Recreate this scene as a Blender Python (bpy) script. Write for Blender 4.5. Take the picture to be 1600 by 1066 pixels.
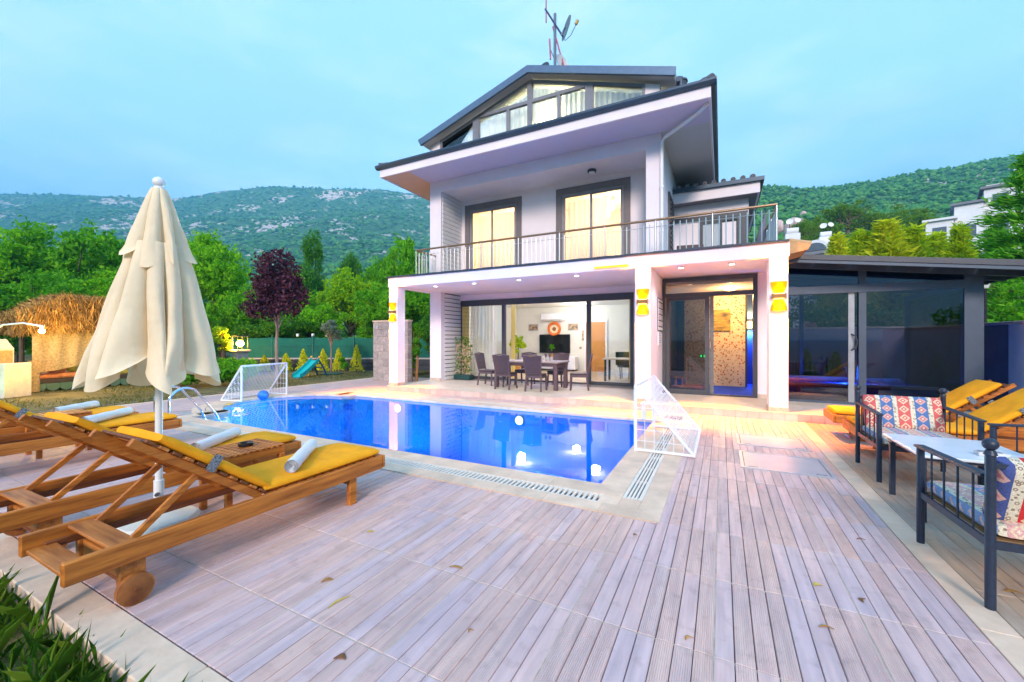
import bpy, math, random
import numpy as np
from mathutils import Matrix, Vector
R = math.radians
for o in list(bpy.data.objects): bpy.data.objects.remove(o, do_unlink=True)
scene = bpy.context.scene
C = scene.collection
# ------------------------------------------------------------------ camera
cam = bpy.data.cameras.new('camera'); camo = bpy.data.objects.new('camera', cam); C.objects.link(camo)
camo.location = (0, 0, 1.5); camo.rotation_euler = (R(90), 0, R(27.2))
cam.sensor_width = 36; cam.lens = 637 * 36 / 1600; cam.shift_y = -2 / 1600
cam.clip_start = .05; cam.clip_end = 9000
scene.camera = camo
# ------------------------------------------------------------------ sky, sun, exposure
SUN_EL, SUN_AZ = 25, 163          # azimuth measured clockwise from +Y
w = bpy.data.worlds.new('World'); scene.world = w; w.use_nodes = True
nt = w.node_tree; nt.nodes.clear()
def N(t, ty, **kw):
    n = t.nodes.new(ty)
    for k, v in kw.items():
        if k in n.inputs.keys() and not hasattr(n, k): n.inputs[k].default_value = v
        else: setattr(n, k, v)
    return n
sky = N(nt, 'ShaderNodeTexSky'); sky.sky_type = 'NISHITA'; sky.sun_disc = False
sky.sun_elevation = R(SUN_EL); sky.sun_rotation = R(SUN_AZ); sky.air_density = 1.0; sky.dust_density = .6; sky.ozone_density = 2.5
tc = N(nt, 'ShaderNodeTexCoord')
mp = N(nt, 'ShaderNodeMapping'); mp.inputs['Scale'].default_value = (1, 1, 3.2)
nz = N(nt, 'ShaderNodeTexNoise'); nz.inputs['Scale'].default_value = 2.1; nz.inputs['Detail'].default_value = 7; nz.inputs['Roughness'].default_value = .56
rp = N(nt, 'ShaderNodeValToRGB'); rp.color_ramp.elements[0].position = .42; rp.color_ramp.elements[1].position = .68
rp.color_ramp.elements[0].color = (.70, .70, .70, 1); rp.color_ramp.elements[1].color = (.95, .95, .95, 1)
mx = N(nt, 'ShaderNodeMix'); mx.data_type = 'RGBA'
mx.inputs[7].default_value = (.98, 1.82, 2.28, 1)       # thin even cloud veil
nz2 = N(nt, 'ShaderNodeTexNoise'); nz2.inputs['Scale'].default_value = 3.4; nz2.inputs['Detail'].default_value = 8; nz2.inputs['Roughness'].default_value = .6
rp2 = N(nt, 'ShaderNodeValToRGB'); rp2.color_ramp.elements[0].position = .47; rp2.color_ramp.elements[1].position = .72
rp2.color_ramp.elements[0].color = (.80, 1.42, 2.02, 1); rp2.color_ramp.elements[1].color = (1.28, 1.70, 2.10, 1)
bg = N(nt, 'ShaderNodeBackground'); bg.inputs['Strength'].default_value = .15
wo = N(nt, 'ShaderNodeOutputWorld')
L = nt.links.new
L(tc.outputs['Generated'], mp.inputs['Vector']); L(mp.outputs[0], nz.inputs['Vector']); L(nz.outputs['Fac'], rp.inputs[0])
L(mp.outputs[0], nz2.inputs['Vector']); L(nz2.outputs['Fac'], rp2.inputs[0]); L(rp2.outputs[0], mx.inputs[7])
L(rp.outputs[0], mx.inputs[0]); L(sky.outputs[0], mx.inputs[6]); L(mx.outputs[2], bg.inputs['Color']); L(bg.outputs[0], wo.inputs[0])
sl = bpy.data.lights.new('sun', 'SUN'); sl.energy = 1.35; sl.angle = R(14); sl.color = (1, .80, .67)
so = bpy.data.objects.new('sun', sl); C.objects.link(so)
az, el = R(SUN_AZ), R(SUN_EL)
sd = Vector((math.sin(az) * math.cos(el), math.cos(az) * math.cos(el), math.sin(el)))
so.rotation_euler = (-sd).to_track_quat('-Z', 'Y').to_euler(); so.location = sd * 60
vs = scene.view_settings; vs.view_transform = 'Standard'; vs.look = 'None'; vs.exposure = 2.5; vs.gamma = 1; vs.use_curve_mapping = False
scene.cycles.max_bounces = 8; scene.cycles.transparent_max_bounces = 16; scene.cycles.glossy_bounces = 4
scene.cycles.caustics_reflective = False; scene.cycles.caustics_refractive = False; scene.cycles.volume_bounces = 0
scene.cycles.sample_clamp_indirect = 6
# ------------------------------------------------------------------ materials
MATS = {}
def ramp(t, stops, fac, interp='LINEAR'):
    r = N(t, 'ShaderNodeValToRGB'); cr = r.color_ramp; cr.interpolation = interp
    while len(cr.elements) < len(stops): cr.elements.new(.5)
    for e, (p, c) in zip(cr.elements, stops): e.position = p; e.color = (*c, 1)
    t.links.new(fac, r.inputs[0]); return r.outputs[0]
def base(name):
    m = bpy.data.materials.new(name); m.use_nodes = True; t = m.node_tree
    return m, t, t.nodes['Principled BSDF']
def sc(c, k): return tuple(max(0, min(1, x * k)) for x in c)
def mathn(t, op, a, b=None):
    n = N(t, 'ShaderNodeMath'); n.operation = op
    for i, x in enumerate((a, b)):
        if x is None: continue
        if isinstance(x, (int, float)): n.inputs[i].default_value = x
        else: t.links.new(x, n.inputs[i])
    return n.outputs[0]
def mixc(t, fac, a, b, mode='MIX'):
    n = N(t, 'ShaderNodeMix'); n.data_type = 'RGBA'; n.blend_type = mode
    for i, x in ((0, fac), (6, a), (7, b)):
        if isinstance(x, (int, float)): n.inputs[i].default_value = x
        elif isinstance(x, tuple): n.inputs[i].default_value = (*x, 1)
        else: t.links.new(x, n.inputs[i])
    return n.outputs[2]
def M(name, col, rough=.6, metal=0., var=.12, scale=6., stretch=(1, 1, 1), bump=.0, bscale=60., rnd=0., spec=.4, emit=0., ecol=None, trans=0., col2=None, detail=4):
    if name in MATS: return MATS[name]
    m, t, b = base(name); MATS[name] = m
    co = N(t, 'ShaderNodeTexCoord'); mpp = N(t, 'ShaderNodeMapping'); mpp.inputs['Scale'].default_value = stretch
    t.links.new(co.outputs['Object'], mpp.inputs['Vector'])
    n1 = N(t, 'ShaderNodeTexNoise'); n1.inputs['Scale'].default_value = scale; n1.inputs['Detail'].default_value = detail; n1.inputs['Roughness'].default_value = .6
    t.links.new(mpp.outputs[0], n1.inputs['Vector'])
    c2 = col2 if col2 else sc(col, 1 + var)
    out = ramp(t, [(.3, sc(col, 1 - var)), (.7, c2)], n1.outputs['Fac'])
    if rnd:
        g = N(t, 'ShaderNodeNewGeometry'); oi = N(t, 'ShaderNodeObjectInfo')
        s = mathn(t, 'FRACT', mathn(t, 'ADD', g.outputs['Random Per Island'], oi.outputs['Random']))
        f = mathn(t, 'ADD', mathn(t, 'MULTIPLY', s, 2 * rnd), 1 - rnd)
        cc = N(t, 'ShaderNodeCombineColor')
        for i in range(3): t.links.new(f, cc.inputs[i])
        out = mixc(t, 1., out, cc.outputs[0], 'MULTIPLY')
    t.links.new(out, b.inputs['Base Color'])
    b.inputs['Roughness'].default_value = rough; b.inputs['Metallic'].default_value = metal
    b.inputs['Specular IOR Level'].default_value = spec
    if bump:
        n2 = N(t, 'ShaderNodeTexNoise'); n2.inputs['Scale'].default_value = bscale; n2.inputs['Detail'].default_value = 3
        t.links.new(mpp.outputs[0], n2.inputs['Vector'])
        bp = N(t, 'ShaderNodeBump'); bp.inputs['Strength'].default_value = bump; bp.inputs['Distance'].default_value = .02
        t.links.new(n2.outputs['Fac'], bp.inputs['Height']); t.links.new(bp.outputs[0], b.inputs['Normal'])
    if emit:
        b.inputs['Emission Color'].default_value = (*(ecol or col), 1); b.inputs['Emission Strength'].default_value = emit
    if trans:
        tr = N(t, 'ShaderNodeBsdfTranslucent'); t.links.new(out, tr.inputs[0])
        ms = N(t, 'ShaderNodeMixShader'); ms.inputs[0].default_value = trans
        ou = t.nodes['Material Output']
        t.links.new(b.outputs[0], ms.inputs[1]); t.links.new(tr.outputs[0], ms.inputs[2]); t.links.new(ms.outputs[0], ou.inputs[0])
    return m
def glassmat(name, tint, rough=0., ior=1.5, bumps=0., glossc=(1, 1, 1), boost=0.):
    if name in MATS: return MATS[name]
    m, t, b = base(name); MATS[name] = m; t.nodes.remove(b)
    tr = N(t, 'ShaderNodeBsdfTransparent'); tr.inputs[0].default_value = (*tint, 1)
    gl = N(t, 'ShaderNodeBsdfGlossy'); gl.inputs['Roughness'].default_value = rough; gl.inputs[0].default_value = (*glossc, 1)
    fr = N(t, 'ShaderNodeFresnel'); fr.inputs[0].default_value = ior
    ms = N(t, 'ShaderNodeMixShader'); L = t.links.new
    fo = fr.outputs[0]
    if boost: fo = mathn(t, 'ADD', fo, boost)
    L(fo, ms.inputs[0]); L(tr.outputs[0], ms.inputs[1]); L(gl.outputs[0], ms.inputs[2]); L(ms.outputs[0], t.nodes['Material Output'].inputs[0])
    if bumps:
        co = N(t, 'ShaderNodeTexCoord'); n2 = N(t, 'ShaderNodeTexNoise'); n2.inputs['Scale'].default_value = 1.6; n2.inputs['Detail'].default_value = 3
        L(co.outputs['Object'], n2.inputs['Vector'])
        bp = N(t, 'ShaderNodeBump'); bp.inputs['Strength'].default_value = bumps; bp.inputs['Distance'].default_value = .05
        L(n2.outputs['Fac'], bp.inputs['Height']); L(bp.outputs[0], gl.inputs['Normal']); L(bp.outputs[0], fr.inputs['Normal'])
    return m
def emat(name, col, s):
    if name in MATS: return MATS[name]
    m, t, b = base(name); MATS[name] = m
    b.inputs['Base Color'].default_value = (*col, 1); b.inputs['Emission Color'].default_value = (*col, 1); b.inputs['Emission Strength'].default_value = s
    return m
# ------------------------------------------------------------------ mesh builder
WORLD = set()
def _p(v): return Vector(v)
class MB:
    def __init__(s): s.v = []; s.f = []
    def add(s, vs, fs):
        k = len(s.v); s.v += [tuple(v) for v in vs]; s.f += [tuple(i + k for i in f) for f in fs]; return s
    def box(s, x0, x1, y0, y1, z0, z1, c=0.):
        if c <= 0:
            vs = [(x, y, z) for z in (z0, z1) for x, y in ((x0, y0), (x1, y0), (x1, y1), (x0, y1))]
            return s.add(vs, [(3, 2, 1, 0), (4, 5, 6, 7), (0, 1, 5, 4), (1, 2, 6, 5), (2, 3, 7, 6), (3, 0, 4, 7)])
        vs = []; xs, ys, zs = (x0, x1), (y0, y1), (z0, z1); id = {}
        for i in (0, 1):
            for j in (0, 1):
                for k in (0, 1):
                    for a in range(3):
                        p = [xs[i], ys[j], zs[k]]
                        for q, (ii, ) in enumerate(((i,), (j,), (k,))):
                            if q != a: p[q] += c * (1 if ii == 0 else -1)
                        id[(i, j, k, a)] = len(vs); vs.append(p)
        fs = []
        for i in (0, 1):
            f = [id[(i, 0, 0, 0)], id[(i, 1, 0, 0)], id[(i, 1, 1, 0)], id[(i, 0, 1, 0)]]; fs.append(f if i else f[::-1])
            f = [id[(0, i, 0, 1)], id[(0, i, 1, 1)], id[(1, i, 1, 1)], id[(1, i, 0, 1)]]; fs.append(f if i else f[::-1])
            f = [id[(0, 0, i, 2)], id[(1, 0, i, 2)], id[(1, 1, i, 2)], id[(0, 1, i, 2)]]; fs.append(f if i else f[::-1])
        for i in (0, 1):
            for j in (0, 1):
                fl = (i + j) % 2
                f = [id[(i, j, 0, 0)], id[(i, j, 0, 1)], id[(i, j, 1, 1)], id[(i, j, 1, 0)]]; fs.append(f if not fl else f[::-1])
                f = [id[(i, 0, j, 2)], id[(i, 0, j, 0)], id[(i, 1, j, 0)], id[(i, 1, j, 2)]]; fs.append(f if not fl else f[::-1])
                f = [id[(0, i, j, 1)], id[(0, i, j, 2)], id[(1, i, j, 2)], id[(1, i, j, 1)]]; fs.append(f if not fl else f[::-1])
                for k in (0, 1):
                    f = [id[(i, j, k, 0)], id[(i, j, k, 1)], id[(i, j, k, 2)]]; fs.append(f if (i + j + k) % 2 else f[::-1])
        return s.add(vs, fs)
    def xf(s, mat, k0=0):
        s.v = s.v[:k0] + [tuple(mat @ Vector(v)) for v in s.v[k0:]]; return s
    def bar(s, p0, p1, w, h, up=(0, 0, 1), c=0.):
        p0, p1 = _p(p0), _p(p1); d = (p1 - p0); ln = d.length; d.normalize()
        sd_ = d.cross(_p(up))
        if sd_.length < 1e-5: sd_ = d.cross(Vector((1, 0, 0)))
        sd_.normalize(); u = sd_.cross(d)
        k = len(s.v); s.box(-w / 2, w / 2, 0, ln, -h / 2, h / 2, c)
        m = Matrix((( sd_.x, d.x, u.x, p0.x), (sd_.y, d.y, u.y, p0.y), (sd_.z, d.z, u.z, p0.z), (0, 0, 0, 1)))
        return s.xf(m, k)
    def tube(s, pts, r, n=8, caps=True):
        pts = [_p(p) for p in pts]; rs = r if isinstance(r, (list, tuple)) else [r] * len(pts)
        d0 = (pts[1] - pts[0]).normalized(); ref = Vector((0, 0, 1)) if abs(d0.z) < .9 else Vector((1, 0, 0))
        a = d0.cross(ref).normalized(); vs = []; fs = []
        for i, p in enumerate(pts):
            d = (pts[min(i + 1, len(pts) - 1)] - pts[max(i - 1, 0)]).normalized()
            a = (a - d * a.dot(d)).normalized(); b = d.cross(a)
            for j in range(n):
                th = 2 * math.pi * j / n; vs.append(p + (a * math.cos(th) + b * math.sin(th)) * rs[i])
        for i in range(len(pts) - 1):
            for j in range(n): fs.append((i * n + j, i * n + (j + 1) % n, (i + 1) * n + (j + 1) % n, (i + 1) * n + j))
        if caps: fs.append(tuple(range(n))[::-1]); fs.append(tuple((len(pts) - 1) * n + j for j in range(n)))
        return s.add(vs, fs)
    def cyl(s, p0, p1, r0, r1=None, n=12): return s.tube([p0, p1], [r0, r0 if r1 is None else r1], n)
    def lathe(s, prof, c=(0, 0, 0), n=16):
        vs = []; fs = []
        for r, z in prof:
            for j in range(n): th = 2 * math.pi * j / n; vs.append((c[0] + r * math.cos(th), c[1] + r * math.sin(th), c[2] + z))
        for i in range(len(prof) - 1):
            for j in range(n): fs.append((i * n + j, i * n + (j + 1) % n, (i + 1) * n + (j + 1) % n, (i + 1) * n + j))
        fs.append(tuple(range(n))[::-1]); fs.append(tuple((len(prof) - 1) * n + j for j in range(n)))
        return s.add(vs, fs)
    def ball(s, c, r, n=12, sz=(1, 1, 1)):
        k = len(s.v); m = n // 2 + 1
        s.lathe([(max(r * math.sin(math.pi * i / m), 1e-4), -r * math.cos(math.pi * i / m)) for i in range(m + 1)], (0, 0, 0), n)
        return s.xf(Matrix.Translation(c) @ Matrix.Diagonal((*sz, 1)), k)
    def prism(s, poly, axis, a, b):
        n = len(poly)
        def P3(p, h): return (h, p[0], p[1]) if axis == 'x' else (p[0], h, p[1]) if axis == 'y' else (p[0], p[1], h)
        vs = [P3(p, a) for p in poly] + [P3(p, b) for p in poly]
        ar = sum(poly[i][0] * poly[(i + 1) % n][1] - poly[(i + 1) % n][0] * poly[i][1] for i in range(n))
        flip = (ar > 0) ^ (axis == 'y')
        fs = [tuple(range(n))[::-1], tuple(range(n, 2 * n))] + [(i, (i + 1) % n, n + (i + 1) % n, n + i) for i in range(n)]
        if not flip: fs = [f[::-1] for f in fs]
        return s.add(vs, fs)
    def sheet(s, grid):
        k = len(s.v); nr, nc = len(grid), len(grid[0])
        vs = [p for row in grid for p in row]
        return s.add(vs, [(i * nc + j, i * nc + j + 1, (i + 1) * nc + j + 1, (i + 1) * nc + j) for i in range(nr - 1) for j in range(nc - 1)])
    def build(s, name, mat, parent=None, smooth=False, kind=None, org=None, ang=None):
        me = bpy.data.meshes.new(name)
        v = s.v if org is None else [(a - org[0], b - org[1], c - org[2]) for a, b, c in s.v]
        me.from_pydata(v, [], s.f); me.materials.append(mat)
        if smooth:
            me.polygons.foreach_set('use_smooth', [True] * len(me.polygons))
            if ang is None: ang = 40
            me.set_sharp_from_angle(angle=R(ang))
        me.update()
        return link(name, me, parent, kind, org)
def link(name, me, parent=None, kind=None, org=None):
    o = bpy.data.objects.new(name, me); C.objects.link(o)
    if parent is not None:
        o.parent = parent
        if parent.name in WORLD: o.location = -Vector(parent.location)
    if org is not None: o.location = org
    if kind: o['kind'] = kind
    return o
def tag(o, label, cat, group=None):
    o['label'] = label; o['category'] = cat
    if group: o['group'] = group
    return o
def thing(name, label, cat, loc=(0, 0, 0), rz=0., group=None, world=False):
    o = bpy.data.objects.new(name, None); C.objects.link(o); o.empty_display_size = .2
    o.location = loc; o.rotation_euler = (0, 0, rz); tag(o, label, cat, group)
    if world: WORLD.add(o.name)
    return o
def copy_tree(o, parent=None):
    c = o.copy(); C.objects.link(c); c.parent = parent
    for ch in KIDS.get(o.name, None) or o.children: copy_tree(ch, c)
    return c
KIDS = {}
def dup(o, loc, rz, label, s=None):
    kids = [(ch, list(ch.children)) for ch in o.children]
    c = o.copy(); C.objects.link(c); c.location = loc; c.rotation_euler = (0, 0, rz); c['label'] = label
    if s: c.scale = (s, s, s) if isinstance(s, (int, float)) else s
    for ch, gs in kids:
        d = ch.copy(); C.objects.link(d); d.parent = c
        for g in gs:
            e = g.copy(); C.objects.link(e); e.parent = d
    return c
def struct(o): o['kind'] = 'structure'; return o
def lamp(name, ty, loc, energy, col, parent=None, size=.05, spot=None, aim=None):
    l = bpy.data.lights.new(name, ty); l.energy = energy; l.color = col
    if ty == 'AREA': l.size = size
    else: l.shadow_soft_size = size
    if spot: l.spot_size = R(spot); l.spot_blend = .6
    o = bpy.data.objects.new(name, l); C.objects.link(o); o.location = loc
    if aim: o.rotation_euler = Vector(aim).to_track_quat('-Z', 'Y').to_euler()
    if parent is not None:
        o.parent = parent
        if parent.name in WORLD: o.location = Vector(loc) - Vector(parent.location)
    return o
rng = random.Random(7); nr = np.random.default_rng(5)
# ------------------------------------------------------------------ shared materials
white = M('white_render', (.79, .73, .78), .75, var=.045, scale=1.4, bump=.06, bscale=120)
whitew = M('white_paint', (.82, .82, .83), .5, var=.03)
cream = M('cream_stone', (.72, .53, .39), .7, var=.16, scale=3.5, bump=.15, bscale=25, rnd=.08)
dark = M('anthracite_frame', (.055, .062, .078), .4, var=.1)
grey = M('grey_trim', (.17, .15, .16), .55, var=.08)
greyblue = M('blue_grey_metal', (.10, .15, .21), .45, var=.08, metal=.2)
steel = M('brushed_steel', (.62, .58, .54), .3, metal=1., var=.08)
bronze = M('bronze_rail', (.36, .22, .13), .35, metal=.8, var=.15)
iron = M('dark_iron', (.02, .03, .055), .42, var=.2, scale=30, bump=.05, bscale=90)
black = M('black_plastic', (.012, .012, .014), .4, var=.1)
glass = glassmat('clear_glass', (.93, .96, .97), boost=.03)
darkglass = glassmat('tinted_glass', (.34, .36, .44), boost=.015)
curtain = M('sheer_curtain', (.80, .78, .74), .9, var=.05, scale=3, trans=.5)
warmcurtain = M('warm_curtain', (.92, .80, .64), .9, var=.04, scale=2, trans=.5)
yellowcurtain = M('mustard_curtain', (.62, .50, .16), .9, var=.1, stretch=(8, 8, .4), trans=.35)
# ------------------------------------------------------------------ ground
def plank_mat(name, c1, c2, c3):
    m, t, b = base(name); L = t.links.new
    g = N(t, 'ShaderNodeNewGeometry'); oi = N(t, 'ShaderNodeObjectInfo'); co = N(t, 'ShaderNodeTexCoord')
    s = mathn(t, 'FRACT', mathn(t, 'ADD', g.outputs['Random Per Island'], oi.outputs['Random']))
    c = ramp(t, [(0, c1), (.35, c2), (.7, c3), (1, c1)], s)
    mpp = N(t, 'ShaderNodeMapping'); mpp.inputs['Scale'].default_value = (26, 2.2, 10); L(g.outputs['Position'], mpp.inputs[0])
    n = N(t, 'ShaderNodeTexNoise'); n.inputs['Scale'].default_value = 1.; n.inputs['Detail'].default_value = 5; L(mpp.outputs[0], n.inputs['Vector'])
    gr = ramp(t, [(.28, (.80, .78, .80)), (.72, (1.14, 1.12, 1.1))], n.outputs['Fac'])
    nb = N(t, 'ShaderNodeTexNoise'); nb.inputs['Scale'].default_value = .8; nb.inputs['Detail'].default_value = 5; L(g.outputs['Position'], nb.inputs['Vector'])
    st = ramp(t, [(.35, (.86, .86, .92)), (.65, (1.08, 1.02, .98))], nb.outputs['Fac'])
    c = mixc(t, 1., mixc(t, 1., c, gr, 'MULTIPLY'), st, 'MULTIPLY')
    nd = N(t, 'ShaderNodeTexNoise'); nd.inputs['Scale'].default_value = 11.; nd.inputs['Detail'].default_value = 6; L(g.outputs['Position'], nd.inputs['Vector'])
    c = mixc(t, 1., c, ramp(t, [(.30, (.84, .82, .82)), (.44, (1, 1, 1))], nd.outputs['Fac']), 'MULTIPLY')
    L(c, b.inputs['Base Color'])
    rr = ramp(t, [(.3, (.38, .38, .38)), (.7, (.6, .6, .6))], nb.outputs['Fac']); L(rr, b.inputs['Roughness'])
    # every second board is ribbed along its length
    sx = N(t, 'ShaderNodeSeparateXYZ'); L(g.outputs['Position'], sx.inputs[0])
    wv = mathn(t, 'SINE', mathn(t, 'MULTIPLY', sx.outputs[0], 2 * math.pi / .0098))
    odd = mathn(t, 'GREATER_THAN', s, .5)
    bp = N(t, 'ShaderNodeBump'); bp.inputs['Strength'].default_value = .55; bp.inputs['Distance'].default_value = .003
    L(mathn(t, 'MULTIPLY', wv, odd), bp.inputs['Height']); L(bp.outputs[0], b.inputs['Normal'])
    return m
lawn_m = M('lawn_soil', (.085, .095, .028), .95, var=.5, scale=1.3, bump=.5, bscale=30, col2=(.20, .155, .05), detail=8)
MB().box(-60, -10.8, -40, 90, -1.7, -.13).box(-1.0, 60, -40, 90, -1.7, -.13).box(-10.8, -1.0, -40, 4.1, -1.7, -.13).box(-10.8, -1.0, 8.05, 90, -1.7, -.13).build('ground', lawn_m, kind='structure')
far_m = M('far_ground', (.04, .085, .03), .95, var=.4, scale=.05, detail=8)
MB().box(-4000, 4000, -4000, 4000, -3, -1.6).build('terrain', far_m, kind='structure')
# pool deck -----------------------------------------------------------------
GX, GY, PW = .67, 1.45, .703
deck = struct(MB().box(-12.1, 1.19, 1.03, 3.5, -.12, -.014).box(-12.1, -11.1, 3.5, 12.2, -.12, -.014).box(-11.1, -9.45, 3.5, 4.3, -.12, -.014).box(-11.1, -9.45, 8.3, 12.2, -.12, -.014).box(-.46, 1.19, 3.5, 9.0, -.12, -.014)
              .box(-9.45, -.46, 8.35, 8.999, -.12, -.014).box(-9.45, -8.75, 8.999, 12.2, -.12, -.014).build('pool_deck', M('deck_groove', (.05, .05, .08), .9)))
_ar = [[(-9.15 + r_ * math.cos(a_), 6.3 + r_ * math.sin(a_), -.010) for a_ in np.linspace(math.pi * .5, math.pi * 1.5, 25)] for r_ in (1.90, 2.9)]
MB().sheet([r_[::-1] for r_ in _ar]).build('ring_bed', M('ring_bed', (.42, .38, .38), .8, var=.1), deck)
MB().box(-11.3, -8.9, 7.74, 8.75, -.12, -.013).box(-9.95, -9.16, 3.5, 4.86, -.12, -.013).build('surround_bed', MATS['ring_bed'], deck)
deck2 = struct(MB().box(1.35, 5.0, .4, 9.0, -.12, -.014).build('side_deck', M('deck_groove_b', (.12, .10, .08), .9)))
pm1 = plank_mat('plank_lilac', (.70, .50, .46), (.60, .47, .48), (.76, .53, .45))
pm2 = plank_mat('plank_straw', (.52, .40, .28), (.44, .37, .30), (.58, .43, .30))
bw = PW / 8
def in_pool(x, y, m=0):     # outline of the paved ring round the pool
    if -9.62 < x < -.44 and 3.52 < y < 8.6: return True
    return (x + 9.15) ** 2 + (y - 6.3) ** 2 < 1.95 ** 2
near, rest = [], []
for i in range(-20, 2):
    for j in range(-1, 16):
        for k in range(8):
            x0 = GX - PW + i * PW + k * bw + (.003 if k == 0 else .0022); x1 = GX - PW + i * PW + (k + 1) * bw - (.003 if k == 7 else .0022)
            y0 = GY + j * PW + .0035; y1 = y0 + PW - .007
            x0 = max(x0, -12.1); x1 = min(x1, 1.186); y0 = max(y0, 1.034)
            if x1 - x0 < .02 or y1 - y0 < .04: continue
            xm = (x0 + x1) / 2
            if y0 > 8.99 and xm > -8.76: continue
            if xm > -9.6 and xm < -.45:
                if y1 > 3.5 and y0 < 8.62: 
                    if y0 < 3.5: y1 = 3.5
                    elif y1 > 8.62: y0 = 8.62
                    else: continue
            if y1 > 8.997 and xm > -8.76: y1 = 8.997
            if in_pool(xm, (y0 + y1) / 2): continue
            if y1 - y0 < .04 or y0 > 12.1: continue
            rest.append((x0, x1, y0, y1))
fx, fy = -math.sin(R(27.2)), math.cos(R(27.2))
def dep(r):
    x, y = (r[0] + r[1]) / 2, (r[2] + r[3]) / 2; d = x * fx + y * fy; s = x * fy - y * fx
    return d if (d > .8 and abs(s / d) < 1.32 and 1.5 / d < .86) else 99 + d
rest.sort(key=dep)
near, rest = rest[:300], rest[300:]
pl_cache = {}
def put_plank(r, parent, mat, k, z=0.):
    x0, x1, y0, y1 = r; key = (round(x1 - x0, 3), round(y1 - y0, 3), mat.name)
    if key not in pl_cache:
        w_, l_ = (x1 - x0) / 2, (y1 - y0) / 2; c = .003
        b = MB(); vs = [(sx * w_, sy * l_, -.014) for sx, sy in ((-1, -1), (1, -1), (1, 1), (-1, 1))] + [(sx * w_, sy * l_, -c) for sx, sy in ((-1, -1), (1, -1), (1, 1), (-1, 1))] + [(sx * (w_ - c), sy * (l_ - c), 0) for sx, sy in ((-1, -1), (1, -1), (1, 1), (-1, 1))]
        fs = [(8, 9, 10, 11)] + [(a + o, (a + 1) % 4 + o, (a + 1) % 4 + o + 4, a + o + 4) for o in (0, 4) for a in range(4)]
        b.add(vs, fs); me = bpy.data.meshes.new('plank'); me.from_pydata(b.v, [], b.f); me.materials.append(mat); pl_cache[key] = me
    o = link('plank', pl_cache[key], parent); o.location = ((x0 + x1) / 2, (y0 + y1) / 2, z + rng.uniform(-.0006, .0006))
for k, r in enumerate(near): put_plank(r, deck, pm1, k)
b = MB()
for x0, x1, y0, y1 in rest: b.box(x0, x1, y0, y1, -.014, rng.uniform(-.0006, .0006))
b.build('plank', pm1, deck, kind='stuff')
b = MB(); gm = M('grout_cream', (.46, .38, .30), .9, var=.3, scale=8)
for i in range(-18, 2):
    x = GX + (i - 1) * PW
    for ya, yb in ((1.03, 3.49),) if -9.6 < x < -.46 else ((1.03, 8.99),): b.box(x - .0035, x + .0035, ya, yb, -.0135, -.002)
for j in range(0, 11):
    y = GY + j * PW
    if y < 3.5: b.box(-12.1, 1.186, y - .003, y + .003, -.0132, -.0025)
    elif y < 8.95: b.box(-.45, 1.186, y - .003, y + .003, -.0132, -.0025); b.box(-12.1, -11.2, y - .003, y + .003, -.0132, -.0025)
b.build('grout', gm, deck)
# side deck planks: every one that shows
n2 = 0
for i in range(0, 40):
    for j in range(0, 9):
        x0 = 1.354 + i * .0915; x1 = x0 + .0885; y0 = .6 + j * .95 + (i % 2) * .0; y1 = y0 + .945
        if x1 > 4.99 or y1 > 9: y1 = min(y1, 8.997)
        if x1 > 4.99 or y1 - y0 < .1: continue
        if y1 < 1.9: continue
        put_plank((x0, x1, y0, y1), deck2, pm2, n2); n2 += 1
# cream kerbs -----------------------------------------------------------------
kerb = struct(MB().box(-12.2, 1.7, .84, 1.026, -.3, -.02).build('kerb', M('kerb_mortar', (.42, .36, .30), .9)))
kc = {}
x = -7.0
while x < 1.35:
    ln = .98; b = MB().box(x + .003, min(x + ln, 1.7) - .003, .835, 1.028, -.145, .003, .006); b.build('kerb_stone', cream, kerb); x += ln
strip = struct(MB().box(1.193, 1.347, 1.03, 8.99, -.2, -.02).build('paving_strip', MATS['kerb_mortar']))
y = 1.03
while y < 8.9:
    b = MB().box(1.192, 1.348, y + .002, min(y + .98, 8.992) - .002, -.02, .003, .003); b.build('strip_stone', cream, strip); y += .98
# left-hand pavement edge to the lawn
b = MB()
for j in range(11): b.box(-12.28, -12.105, 1.03 + j * 1.0, 2.026 + j * 1.0, -.14, .004, .005)
struct(b.build('lawn_edging', cream))
# pool --------------------------------------------------------------------------
def pool_outline(off, n=22):
    r = 1.4 + off; pts = [(-1.1 + off, 4.18 - off), (-1.1 + off, 7.97 + off)]
    xl = -9.15 - off * .9; cy = 6.3
    pts.append((xl, 7.97 + off)); 
    a0 = math.acos(max(-1, min(1, (xl + 9.15) / -r))) 
    a0 = math.pi / 2 - .04 - off * .35
    for i in range(n + 1):
        a = math.pi / 2 + (math.pi / 2 - a0) + (2 * a0) * i / n
        pts.append((-9.15 + r * math.cos(a), cy + r * math.sin(a)))
    pts.append((xl, 4.18 - off)); return pts
tile_m, t, bb = base('pool_mosaic')
co = N(t, 'ShaderNodeTexCoord'); br = N(t, 'ShaderNodeTexBrick'); br.inputs['Scale'].default_value = 1
br.inputs['Color1'].default_value = (.008, .38, .95, 1); br.inputs['Color2'].default_value = (.01, .48, 1.0, 1); br.inputs['Mortar'].default_value = (.06, .5, .95, 1)
br.inputs['Brick Width'].default_value = .3; br.inputs['Row Height'].default_value = .3; br.inputs['Mortar Size'].default_value = .006; br.offset = 0
t.links.new(co.outputs['Object'], br.inputs['Vector']); t.links.new(br.outputs[0], bb.inputs['Base Color']); bb.inputs['Roughness'].default_value = .4
po = pool_outline(0); n = len(po)
b = MB(); DZ = -1.35
vs = [(x, y, -.03) for x, y in po] + [(x, y, DZ) for x, y in po]
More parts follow.
